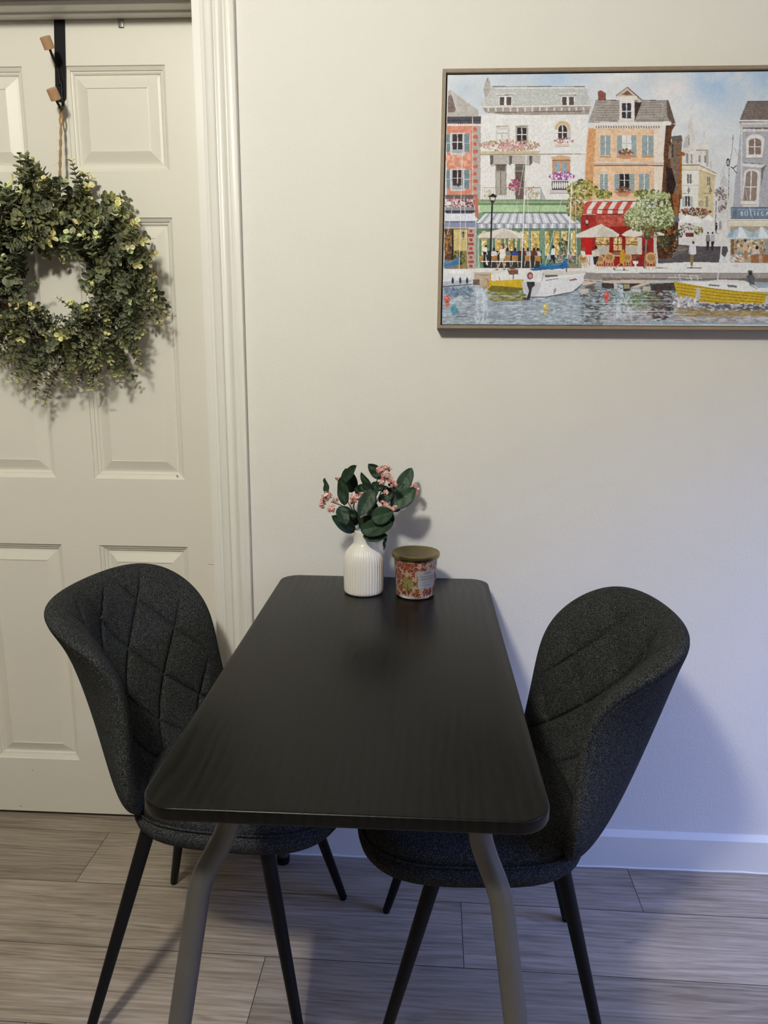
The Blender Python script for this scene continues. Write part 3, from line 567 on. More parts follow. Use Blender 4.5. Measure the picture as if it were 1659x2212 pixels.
    # --- quay
    poly(P3((120,735),(1660,735),(1660,780),(100,780)),(220,217,211),7); poly(P4((0,700),(300,710),(540,690),(880,675),(1170,680),(1330,735),(2400,740),(2400,790),(0,790)),(224,222,217),7)
    poly(P4((0,790),(700,785),(1660,790),(2400,800),(2400,900),(0,845)),(164,154,148),12); poly(P4((0,832),(730,835),(1660,840),(2400,850),(2400,910),(0,862)),(128,116,110),12); line(T4(0,788),T4(1660,786),1.4,(110,104,100))
    for k in range(9): line(T4(100+k*210,795),T4(100+k*210,830),1,(196,190,184))
    poly(P3((1480,775),(1660,785),(1660,860),(1480,850)),(150,142,136),12)
    line(T4(540,733),T4(660,735),1.2,(120,110,104)); line(T4(850,735),T4(995,735),1.6,(100,94,92)); line(T4(120,757),T4(270,758),1.4,(110,100,94))
    # --- green cafe
    rect(*T3(430,50),*T3(1330,110),(150,172,132),12); rect(*T3(440,110),*T3(1340,180),(176,204,158),10); rect(*T3(830,115),*T3(925,180),(160,190,140)); line(T3(430,95),T3(1330,95),2.4,(96,124,92)); line(T3(470,182),T3(1330,182),2.2,(78,92,76)); line(T3(450,60),T3(1320,62),1.4,(110,130,100)); line(T3(1050,115),T3(1035,180),1.2,(120,150,110))
    rect(*T3(410,180),*T3(1450,735),(104,134,106),14); rect(*T3(430,180),*T3(475,260),(130,160,128))
    for a,b in ((465,515),(600,655),(690,705),(730,775),(800,812),(850,925),(955,1035),(1095,1135),(1180,1235),(1255,1310),(1350,1395)):
        rect(*T3(a,365),*T3(b,610),(206,176,96),22); dabs(*T3(a,370),*T3(b,600),26,[(240,232,190),(190,136,50),(226,206,140),(150,110,50),(248,244,224)],(1.4,3.6),(.4,.9),(1.1,2),.8,False)
        line(T3(a,365),T3(a,610),1,(210,212,190)); line(T3(a,425),T3(b,425),1,(226,224,200))
    rect(*T3(1040,340),*T3(1090,720),(120,156,126),10); rect(*T3(405,400),*T3(445,735),(126,160,134),10); line(T3(430,430),T3(430,730),1.6,(190,206,190))
    dabs(*T3(1225,450),*T3(1330,560),90,[(60,76,60),(90,106,80),(44,54,44),(120,130,104)],(1.2,3)); dabs(*T3(1180,560),*T3(1400,700),150,[(90,106,84),(60,70,56),(206,200,200),(120,136,110),(170,70,90),(150,160,140)],(1.4,3.4)); rect(*T3(1335,690),*T3(1415,735),(150,130,110),12)
    rect(*T3(500,560),*T3(1060,735),(60,56,52),16); rect(*T3(1060,640),*T3(1100,735),(110,146,110))
    # people at tables
    def chair3(x,y): rect(*T3(x,y),*T3(x+58,y+52),(176,130,70),14); line(T3(x+4,y+52),T3(x-2,y+110),1.3,(196,190,184)); line(T3(x+54,y+52),T3(x+60,y+110),1.3,(196,190,184)); line(T3(x,y+3),T3(x+58,y),1.2,(214,176,110))
    for x,y in ((440,620),(560,608),(640,600),(690,610),(765,610),(892,610),(990,612)): chair3(x,y)
    for x,c in ((795,(60,76,140)),(583,(214,214,214)),(720,(120,120,120)),(1022,(206,202,200)),(925,(176,172,176)),(985,(110,60,50)),(875,(100,50,50))):
        poly(P3((x-34,612),(x-26,570),(x,560),(x+28,572),(x+36,612)),c,10); ell(*T3(x,548),3.2,4.2,(60,40,36))
    ell(*T3(505,515),2.4,3,(40,34,34)); poly(P3((480,530),(515,525),(520,600),(485,600)),(226,224,222)); poly(P3((480,565),(512,575),(512,605),(478,600)),(30,30,34)); poly(P3((480,600),(510,600),(525,690),(520,735),(480,735)),(34,34,38)); poly(P3((500,600),(525,690),(522,710),(505,690)),(220,216,212))
    ell(*T3(668,515),5.4,5,(130,60,40)); ell(*T3(657,522),3,4,(214,170,140)); poly(P3((645,545),(690,545),(700,590),(690,635),(640,635)),(228,222,210)); line(T3(645,560),T3(615,600),2,(226,200,176)); line(T3(690,550),T3(700,615),2,(222,214,200)); poly(P3((640,635),(690,635),(675,670),(640,670)),(200,190,176)); line(T3(648,670),T3(615,745),2.6,(206,170,140)); line(T3(672,665),T3(690,740),2.6,(206,170,140)); line(T3(600,752),T3(628,750),1.8,(70,50,44)); line(T3(676,745),T3(700,748),1.8,(70,50,44))
    ell(*T3(1175,520),3,3.4,(50,40,38)); poly(P3((1160,540),(1195,540),(1190,600),(1150,600)),(224,222,220)); poly(P3((1150,600),(1188,600),(1192,700),(1165,640),(1130,700)),(44,40,44)); poly(P3((1115,610),(1150,600),(1150,650),(1120,650)),(176,180,196))
    # awning green cafe
    poly(P3((500,188),(1340,188),(1450,290),(405,290)),(206,206,210),8)
    for k in range(24):
        a=k/24; xa=500+840*a; xb=405+1045*a; poly(P3((xa,188),(xa+15,188),(xb+20,290),(xb,290)),(150,156,172) if k%2 else (226,226,226),8)
    rect(*T3(405,292),*T3(1455,338),(190,190,200),10)
    for k in range(24): rect(*T3(408+k*44,292),*T3(428+k*44,336),(228,226,226) if k%2 else (150,154,172),8)
    line(T3(405,290),T3(1455,290),1.4,(120,120,124)); line(T3(405,340),T3(1455,340),1.6,(90,96,96)); line(T3(500,188),T3(1340,188),1.3,(110,116,112))
    for k in range(12): line(T3(430+k*88,300),T3(430+k*88,340),1.1,(110,110,120))
    # left shop (pink)
    dabs(*T3(105,50),*T3(390,125),200,[(206,130,140),(230,220,214),(170,60,80),(110,90,80),(222,190,180),(90,70,70)],(1.4,3.2),(.4,.9),(0,3.1),.9,False); rect(*T3(100,5),*T3(380,45),(110,96,100),14); rect(*T3(105,128),*T3(390,160),(150,146,150),10); rect(*T3(100,160),*T3(395,182),(66,60,74)); rect(*T3(395,40),*T3(430,240),(196,116,92),14)
    poly(P3((105,190),(370,195),(430,250),(400,270),(95,270)),(216,218,224),8); poly(P3((95,270),(400,270),(405,330),(92,332)),(140,146,172),12); line(T3(95,272),T3(400,272),1.6,(70,72,90)); line(T3(110,186),T3(375,186),2.4,(90,92,120))
    rect(*T3(92,335),*T3(330,740),(150,130,84),20); rect(*T3(92,345),*T3(180,660),(110,76,46),20); dabs(*T3(95,360),*T3(170,640),70,[(206,150,70),(90,60,40),(176,120,60),(60,44,36)],(1.4,3.6),(.3,.8),(1.2,1.9),.8,False); rect(*T3(165,345),*T3(183,660),(50,44,44)); rect(*T3(185,350),*T3(320,560),(206,184,120),14); dabs(*T3(185,560),*T3(300,700),90,[(70,90,50),(110,120,60),(50,60,40),(140,130,70)],(1.4,3.6))
    ell(*T3(280,400),3.2,6,(40,38,40)); ell(*T3(280,402),2,4,(190,186,150)); line(T3(280,360),T3(280,450),1.1,(40,38,40)); line(T3(255,385),T3(305,385),1,(40,38,40))
    rect(*T3(328,340),*T3(405,740),(186,164,156),12)
    for k in range(9): rect(*T3(328 if k%2 else 340,350+k*44),*T3(385 if k%2 else 372,378+k*44),(170,76,60),14)
    rect(*T3(92,655),*T3(200,735),(120,126,140),10)
    # --- red cafe
    rect(*T3(1450,200),*T3(1660,560),(170,44,36),16); rect(*T4(-60,190),*T4(540,720),(160,40,34),16); poly(P4((-60,200),(240,200),(225,320),(-60,325)),(186,76,60),16); dabs(*T4(-40,210),*T4(230,310),60,[(196,96,80),(160,60,50),(206,120,100)],(2,5),(.3,.7),(-.2,.2),.6,False)
    rect(*T3(1470,430),*T3(1560,600),(200,30,30),12)
    for a,b in ((-60,75),(118,200),(238,355)):
        rect(*T4(a,430),*T4(b,560),(206,176,116),20); dabs(*T4(a,430),*T4(b,555),40,[(246,226,170),(170,110,50),(226,190,120),(120,76,44)],(1.4,3.6),(.4,.9),(0,3.1),.8,False); line(T4(a,500),T4(b,500),1.3,(130,70,40))
    line(T4(160,430),T4(160,575),1.8,(120,60,44)); rect(*T4(-60,520),*T4(70,610),(186,180,166),10); rect(*T4(235,520),*T4(400,600),(190,184,170),10); rect(*T4(355,430),*T4(400,600),(206,200,184),8); rect(*T4(75,430),*T4(112,610),(150,30,28)); rect(*T4(200,430),*T4(235,560),(150,30,28)); rect(*T4(118,575),*T4(200,605),(140,110,84)); rect(*T4(410,515),*T4(465,565),(80,60,60)); rect(*T4(516,400),*T4(548,590),(206,196,180),10)
    rect(*T4(-60,605),*T4(410,720),(160,36,34),14)
    for k in range(7): poly([T4(-60+k*64,70) if k else T3(1520,75),T4(-28+k*64,66),T4(-36+k*62,190),T4(-76+k*62,190)],(224,216,206),8)
    base=P3((1520,70),(1660,68))+P4((20,66),(350,72),(350,190),(230,192),(0,192))+P3((1640,195),(1435,190),(1440,145))
    poly(base,(202,84,72),12)
    for k in range(6):
        a=1530+k*100; b=1470+k*104
        q=P3((a+40,70),(a+88,70),(b+92,150),(b+84,192),(b+36,192),(b+40,150)); poly(q,(226,214,204),8)
    line(T3(1440,150),T3(1960,152),1.2,(140,50,44)); line(T3(1436,194),T3(1960,196),1.6,(90,40,36)); pl(P3((1470,115),(1520,72),(2400,66)),1.6,(120,60,50))
    ell(*T3(1510,275),3.4,8,(46,44,46)); ell(*T3(1510,272),2.4,5,(224,216,200)); line(T3(1510,235),T3(1510,330),1.1,(40,38,40))
    # creepers between the two cafes
    dabs(*T1(1310,1190),*T1(1620,1382),300,[(150,146,70),(110,110,56),(196,186,90),(80,80,50),(210,196,130),(170,150,60)],(1.4,4)); dabs(*T3(1310,-10),*T3(1480,250),260,[(150,140,66),(110,106,56),(186,170,80),(80,76,50),(206,190,130),(190,120,60)],(1.4,3.8)); dabs(*T2(-60,1290),*T2(100,1386),110,[(120,130,60),(160,160,70),(80,90,50),(190,180,90)],(1.4,3.4)); dabs(*T2(320,1290),*T2(515,1386),150,[(120,130,60),(160,166,70),(80,90,50),(206,196,90),(96,100,60)],(1.4,3.6))
    # parasols
    def par(pts,c=(222,214,200)): poly(pts,c,8)
    par(P3((422,425),(440,395),(660,340),(700,340),(870,390),(895,405),(870,412),(860,440),(440,438))); poly(P3((560,440),(690,340),(860,440)),(208,198,184),8); line(T3(440,436),T3(860,440),1.4,(150,140,124)); line(T3(570,430),T3(570,600),1.5,(190,186,180))
    par(P3((1400,400),(1560,330),(1660,290))+P4((10,310),(100,350),(175,400),(165,422),(0,430))+P3((1640,432),(1410,432))); poly(P4((-60,400),(0,310),(160,405),(100,425),(0,430)),(206,196,182),8); line(T3(1410,432),T4(165,424),1.4,(150,136,120)); par(P4((195,405),(230,375),(330,330),(400,360),(420,410),(330,424),(230,420))); par(P4((520,380),(560,370),(625,395),(620,412),(530,408)))
    # seated pair and wicker chairs
    def wick(x,y,s=1):
        ell(*T4(x,y),12*s,12*s,(206,166,110),12); ell(*T4(x,y-4*s),8*s,7*s,(170,126,80),12); rect(*T4(x-44*s,y+20*s),*T4(x+44*s,y+48*s),(196,156,104),12)
        for dx in (-46,-18,18,46): line(T4(x+dx*s*.8,y+44*s),T4(x+dx*s,y+112*s),1.7,(206,170,120))
        line(T4(x-46*s,y+80*s),T4(x+46*s,y+80*s),1.1,(190,150,100))
    wick(75,632,.95); wick(255,632,.85); wick(490,635,1.05); wick(-190,640,.85); wick(-20,650,.85); line(T4(-160,612),T4(-80,612),2,(226,206,170)); line(T4(120,612),T4(180,612),2,(226,206,170)); line(T4(-125,612),T4(-120,720),1.6,(200,160,110))
    ell(*T3(1478,545),3.6,4.4,(150,90,60)); poly(P3((1458,570),(1490,565),(1500,620),(1460,625)),(224,218,206)); line(T3(1500,640),T3(1540,710),2.6,(206,166,130)); ell(*T3(1600,528),3.2,4,(40,34,34)); poly(P3((1578,555),(1625,550),(1635,610),(1580,620)),(206,196,176)); poly(P3((1570,620),(1630,615),(1600,700),(1580,700)),(50,46,50)); ell(*T3(1602,480),2.6,3.4,(170,120,90)); line(T3(1595,465),T3(1612,465),2,(226,224,220))
    ell(*T4(212,535),2.4,3.2,(110,70,56)); poly(P4((190,555),(220,550),(232,610),(222,690),(180,690),(178,620)),(206,156,40),14); line(T4(182,690),T4(125,745),2.4,(196,156,120)); line(T4(212,690),T4(222,745),2.4,(196,156,120)); line(T4(112,735),T4(128,756),2,(120,70,50)); line(T4(212,750),T4(234,752),2,(120,70,50)); line(T4(205,560),T4(228,610),2,(186,130,40))
    poly(P4((305,660),(372,660),(360,690),(345,698),(345,730),(325,730),(325,698),(312,690)),(226,224,222)); line(T4(312,742),T4(352,742),2,(206,202,200)); dabs(*T4(295,600),*T4(385,665),70,[(150,60,50),(90,80,56),(180,90,76),(70,76,50)],(1,2.6))
    # --- tree
    pl(P4((425,740),(432,640),(440,520),(445,440)),4,(150,130,112)); pl(P4((415,735),(424,640),(434,520)),1.4,(96,80,70)); pl(P4((445,450),(400,340),(340,250)),1.6,(70,60,50)); pl(P4((445,450),(500,340),(570,260)),1.6,(70,60,50)); pl(P4((440,440),(450,300),(460,150)),1.6,(70,60,50))
    dabs(*T4(225,150),*T4(720,380),420,[(96,106,66),(120,132,80),(80,86,56),(150,160,100)],(1.6,4)); dabs(*T4(330,-50),*T4(690,300),520,[(150,164,100),(186,196,140),(206,214,170),(120,134,80),(90,100,64),(216,222,190)],(1.4,3.8)); dabs(*T4(220,120),*T4(480,340),380,[(170,182,120),(200,206,156),(140,152,90),(110,120,74),(214,220,184)],(1.4,3.8)); dabs(*T4(430,100),*T4(730,330),330,[(150,164,100),(190,200,150),(120,130,80),(96,104,66),(210,216,180)],(1.4,3.6)); dabs(*T2(480,1320),*T2(690,1386),110,[(176,188,130),(206,210,160),(140,150,96)],(1.4,3.4)); dabs(*T4(400,370),*T4(560,440),70,[(110,116,76),(80,84,58),(150,158,110)],(1.2,3))
    for k in range(60): x=rs.uniform(300,640); y=rs.uniform(40,340); line(T4(x,y),T4(x+rs.uniform(-26,26),y+rs.uniform(8,36)),.9,(56,52,46),.8)
    # walkers
    ell(*T4(912,480),2.4,3.2,(60,44,40)); poly(P4((875,510),(900,498),(938,510),(942,590),(930,600),(880,600)),(214,212,214)); poly(P4((885,600),(915,600),(905,720),(885,715),(880,650)),(150,130,80),10); line(T4(878,520),T4(870,590),2,(206,204,206)); line(T4(882,728),T4(900,732),2,(50,44,44))
    for x,c in ((1058,(140,132,128)),(1105,(176,180,188))): ell(*T4(x,385),2,2.8,(54,46,46)); poly(P4((x-20,405),(x+18,400),(x+24,470),(x-22,470)),c,10); poly(P4((x-16,470),(x+16,470),(x+2,560),(x-12,560)),(56,50,54),8)
    ell(*T4(1143,292),1.6,2.2,(40,38,40)); poly(P4((1132,305),(1155,305),(1152,350),(1135,350)),(50,46,50)); line(T4(1140,350),T4(1140,388),1.8,(56,50,54)); line(T4(1140,388),T4(1165,388),1,(110,104,104))
    # --- water
    def wpoly(pts,c,n=10,c2=None): poly(pts,c,n,1,True,c2)
    wpoly(P3((75,915),(450,905),(900,950),(1480,890),(1660,850))+P4((0,862),(720,850),(2400,900),(2400,1300),(0,1300))+P3((1660,1305),(60,1305)),(158,170,180),14)
    pal=[(176,190,200),(136,150,162),(196,206,212),(116,126,134),(160,172,180),(206,214,218),(140,136,136),(150,168,184)]
    dabs(*T3(60,930),*T3(1660,1300),1500,pal,(3,9),(.12,.3),(-.12,.12),.6,False); dabs(*T4(0,900),*T4(1660,1280),1300,pal,(3,9),(.12,.3),(-.12,.12),.6,False)
    dabs(*T3(1450,880),*T3(1660,1290),240,[(90,92,92),(120,122,120),(70,76,74),(150,150,148)],(2,6),(.2,.5),(-.2,.2),.7,False); dabs(*T4(0,880),*T4(720,1180),420,[(90,100,90),(70,76,72),(120,132,110),(110,124,120),(160,172,176)],(2,6),(.2,.4),(-.2,.2),.7,False)
    dabs(*T4(200,960),*T4(600,1150),380,[(110,130,84),(90,104,70),(140,156,110),(150,160,130)],(1.6,5),(.25,.5),(-.2,.2),.75); dabs(*T4(440,940),*T4(720,1260),260,[(86,50,48),(60,50,48),(110,70,64),(90,84,76)],(2,6),(.2,.35),(-.12,.12),.75); dabs(*T4(0,1120),*T4(500,1270),200,[(190,176,176),(160,156,160),(200,196,198),(130,130,132)],(3,8),(.2,.4),(-.15,.15),.7,False)
    dabs(*T3(530,960),*T3(900,1060),190,[(146,140,70),(120,116,60),(170,160,80),(110,110,80)],(3,8),(.15,.3),(-.1,.1),.8,False); dabs(*T3(100,930),*T3(380,1010),110,[(110,126,150),(90,106,130),(140,156,176)],(2,6),(.3,.8),(-.2,1.7),.7,False); dabs(*T4(740,1120),*T4(1660,1225),330,[(176,150,96),(160,132,80),(190,170,120),(150,130,96)],(4,10),(.15,.28),(-.08,.08),.8,False); dabs(*T4(720,1220),*T4(1660,1275),160,[(170,160,160),(190,184,186),(150,140,140),(200,200,206)],(4,10),(.15,.28),(-.08,.08),.8,False)
    dabs(*T3(160,1110),*T3(220,1200),26,[(60,130,150),(90,150,166)],(2,5),(.4,.8),(-.5,1.4),.7); dabs(*T4(120,900),*T4(300,1260),160,[(196,206,212),(176,190,200),(210,216,220)],(2,6),(.3,.6),(1.2,1.9),.55,False); dabs(*T3(400,930),*T3(520,1280),120,[(196,206,214),(206,212,218)],(2,7),(.25,.5),(1.2,1.9),.5,False)
    for (a,b,y) in ((440,820,1010),(680,990,1108),(1560,2400,1083),(1480,2400,1163)): line(T3(a,y),T3(b,y),1,(222,228,230),.8)
    for (a,b,y) in ((0,640,1085),(0,660,1165),(0,900,1195),(150,700,1050),(300,620,1100),(0,400,1132)): line(T4(a,y),T4(b,y),.9,(222,226,228),.75)
    # dock
    poly(P3((1485,845),(1660,855))+P4((0,862),(300,850),(740,868),(730,882),(500,880),(360,930),(290,925),(400,885),(140,890),(0,880))+P3((1640,870),(1500,905),(1420,915)),(206,190,176),10); poly(P4((0,880),(140,892),(155,935),(60,945),(0,930)),(76,70,66),12); poly(P4((160,890),(400,888),(290,925),(280,965),(215,965),(210,900)),(70,62,58),12); poly(P4((480,895),(720,880),(740,960),(640,960),(500,960)),(80,70,64),14); rect(*T4(218,895),*T4(278,940),(166,150,110)); rect(*T4(120,890),*T4(155,940),(196,192,184)); poly(P4((300,945),(395,950),(385,980),(305,970)),(206,196,184)); rect(*T4(410,920),*T4(480,965),(196,180,156)); poly(P3((1430,940),(1520,935),(1530,975),(1450,995)),(196,186,176)); poly(P3((1545,900),(1590,910),(1570,980),(1540,940)),(120,104,90)); rect(*T3(1490,915),*T3(1560,935),(110,100,94)); pl(P3((1485,858),(1660,870)),1.4,(120,100,88))
    rect(*T3(375,845),*T3(445,905),(120,92,76),14); rect(*T3(385,775),*T3(560,845),(190,170,150),10); line(T3(385,800),T3(560,805),1.4,(150,130,112)); rect(*T3(560,760),*T3(1480,800),(216,210,202),8)
    # blue covered boat at left, its hull
    poly(P3((85,680),(130,690),(190,660),(235,615),(240,680),(215,705),(120,720),(85,730)),(66,120,160),14); poly(P3((85,820),(130,790),(180,745),(280,750),(310,790),(395,785),(370,850),(300,905),(78,915)),(214,214,214),8); rect(*T3(150,755),*T3(290,790),(228,228,226)); poly(P3((78,870),(370,850),(330,905),(76,920)),(176,182,190),10)
    for x in (175,250,318): ell(*T3(x,858),2.6,7,(50,60,80),10); line(T3(x,820),T3(x,850),1,(90,96,104))
    line(T3(78,918),T3(370,895),2,(70,80,96))
    # masts
    W2=(232,231,226)
    line(T1(270,910),T3(238,770),1.7,W2); line(T3(190,20),T3(122,400),1,(214,212,206)); line(T3(288,20),T3(330,780),1,(214,212,206))
    # yellow boat left
    poly(P3((545,845),(880,845),(890,940),(800,965),(640,965),(520,945)),(212,176,40),14); poly(P3((520,945),(560,905),(860,930),(890,950),(800,970),(560,968)),(120,110,40),14); ell(*T3(495,885),11.5,11,(166,140,112),12); ell(*T3(480,880),8,9.5,(190,168,140),10); pl(P3((550,785),(548,850),(505,945)),2.6,(206,160,60)); poly(P3((555,800),(700,765),(1050,760),(1080,800),(880,845),(560,860)),(222,220,214),8); poly(P3((715,745),(770,730),(825,745),(825,795),(740,800)),(130,84,66),14); line(T3(730,750),T3(820,750),1.4,(206,196,186)); line(T3(635,820),T3(645,855),1.4,(70,70,74)); line(T3(780,800),T3(775,850),1.4,(70,70,74))
    # blue sail cover + white boat
    poly(P3((1080,760),(1500,760),(1495,800),(1070,800)),(206,200,190),8); poly(P3((935,745),(1250,690),(1318,625),(1318,735),(1150,745),(980,762)),(46,110,166),16); dabs(*T3(1000,690),*T3(1300,750),50,[(30,86,140),(80,140,190),(50,120,176)],(2,6),(.2,.4),(-.4,0),.7); line(T3(1305,735),T3(1308,775),2.6,(120,100,90))
    poly(P3((858,870),(900,865),(1060,860),(1300,850),(1490,790),(1460,890),(1370,970),(1100,1020),(950,1020),(880,985)),(218,217,218),7); poly(P3((858,870),(1060,880),(1020,1000),(950,1020),(880,985)),(196,194,198),8); ell(*T3(945,810),6.6,8,(140,70,66),12); ell(*T3(948,812),4,5,(190,150,146),10); poly(P3((910,780+90),(990,870),(990,910),(965,930),(940,1050),(905,1050),(935,960),(915,905)),(58,54,56),12); poly(P3((865,1045),(880,1025),(940,1035),(925,1055)),(66,64,66)); poly(P3((1090,800),(1220,800),(1230,840),(1100,860)),(110,106,102),12); poly(P3((1330,850),(1400,835),(1415,850),(1345,862)),(150,100,84),8); poly(P3((930,850),(1000,840),(1490,785),(1490,800),(1000,865)),(228,227,226),5); pl(P3((950,1022),(1100,1022),(1370,972),(1462,895)),2,(60,70,96)); ell(*T3(1190,960),2.4,7,(160,150,146),8,.35); pl(P3((1000,860),(1010,800),(1080,790)),1,(190,190,190)); pl(P3((1060,860),(1080,780)),1.2,(120,120,120))
    # masts and stays
    line(T1(905,940),T3(858,735),1.9,W2); line(T3(460,666),T3(858,670),1.8,W2); line(T1(1375,930),T3(1320,640),1.9,W2); line(T1(830,1350),T1(890,1000),.9,(214,212,206)); line(T1(915,1180),T3(945,760),1,(214,212,206)); line(T3(1270,10),T3(1220,190),1,(214,212,206)); line(T3(1395,10),T3(1410,690),1.1,(214,212,206)); line(T3(1185,350),T3(1095,710),1,(214,212,206)); line(T3(820,60),T3(740,420),.9,(214,212,206)); line(T4(1235,170),T4(1155,850),2.6,(214,212,208)); line(T2(1430,1290),T4(1500,240),.9,(206,206,206)); line(T4(840,690),T4(800,800),1,(206,204,200))
    # street lamp
    line(T3(567,110),T3(545,700),4,(44,40,42)); line(T3(570,80),T3(565,200),2.2,(44,40,42)); poly(P3((535,20),(610,20),(598,60),(580,90),(560,90),(548,60)),(56,54,52)); poly(P3((548,25),(600,25),(590,60),(555,60)),(216,206,190)); poly(P1((530,1355),(575,1325),(620,1355),(600,1365),(545,1365)),(46,44,46)); line(T3(528,18),T3(618,18),2,(40,38,40))
    # yellow motor sailer right
    poly(P4((715,870),(900,895),(1200,940),(1660,985),(2400,990),(2400,1110),(1500,1110),(1200,1095),(880,1060),(760,1030)),(206,174,44),12)
    for r in range(5): pl(P4((735+r*8,895+r*32),(900,915+r*32),(1200,955+r*31),(1660,1005+r*26),(2400,1005+r*26)),1.2,(120,84,40),.8)
    poly(P4((735,865),(1000,870),(1180,850),(1420,860),(1550,930),(2400,935),(2400,985),(1400,970),(1100,935),(900,900)),(226,224,220),6); poly(P4((1070,895),(1175,905),(1170,920),(1065,912)),(120,126,130)); poly(P4((1250,900),(1345,910),(1350,930),(1260,925)),(110,116,122)); poly(P4((1000,870),(1200,855),(1420,865),(1440,885),(1200,880)),(216,214,212),6)
    poly(P4((880,1062),(1200,1095),(2400,1112),(2400,1140),(1200,1125),(900,1080)),(196,196,200),8); poly(P4((1000,1100),(2400,1125),(2400,1165),(1300,1150),(1000,1120)),(96,100,112),12); dabs(*T4(690,1030),*T4(960,1125),150,[(206,204,208),(226,224,226),(170,166,176),(120,112,120)],(2,6),(.3,.7),(0,3.1),.8); dabs(*T4(900,1085),*T4(1660,1160),190,[(196,194,200),(120,110,116),(90,90,104),(216,214,218)],(2,5),(.25,.5),(-.2,.2),.75,False)
    poly(P4((945,935),(980,935),(985,1040),(960,1060),(930,1040)),(190,184,180),8); poly(P4((1635,1010),(1665,1010),(1670,1095),(1625,1095)),(190,186,184)); pl(P4((760,800),(960,815),(955,860)),1.6,(206,204,202)); pl(P4((770,800),(785,860)),1.6,(206,204,202)); pl(P4((880,812),(900,865)),1.6,(206,204,202)); pl(P4((650,830),(1000,840)),1.4,(214,210,206))
    poly(P4((1450,850),(1440,810),(1500,790),(1525,830),(1520,905),(1480,900)),(96,100,104),12); ell(*T4(1480,785),4,4.6,(60,56,54)); poly(P4((1450,780),(1462,758),(1495,758),(1508,780)),(90,96,84)); line(T4(1470,900),T4(1550,945),1.6,(120,110,104))
    # buoys
    for (x,y,c) in ((T3(118,1040)+((216,84,70),)),(T3(1098,1120)+((206,186,90),)),(T4(46,1005)+((216,84,76),))): ell(x,y,6.2,6.2,c,12); ell(x-1.5,y-2,2.6,2.2,tuple(min(255,k+40) for k in c),6); line((x-4,y+6.5),(x+5,y+6.5),1.6,(50,46,46)); ell(x+.5,y+12,4.4,5.6,c,14,0,.7)
    # signature
    pl(P3((195,1225),(215,1205),(212,1225),(232,1207),(230,1224),(250,1212),(246,1224),(262,1213),(262,1224),(280,1212),(282,1224),(300,1214),(312,1208)),1.1,(40,40,46)); line(T3(275,1216),T3(318,1214),.9,(40,40,46)); line(T3(190,1230),T3(222,1228),.9,(40,40,46))
    img[:]=img+(N2*9+N4*5)[...,None]
    return np.clip(img,0,255)/255.,nx,nz

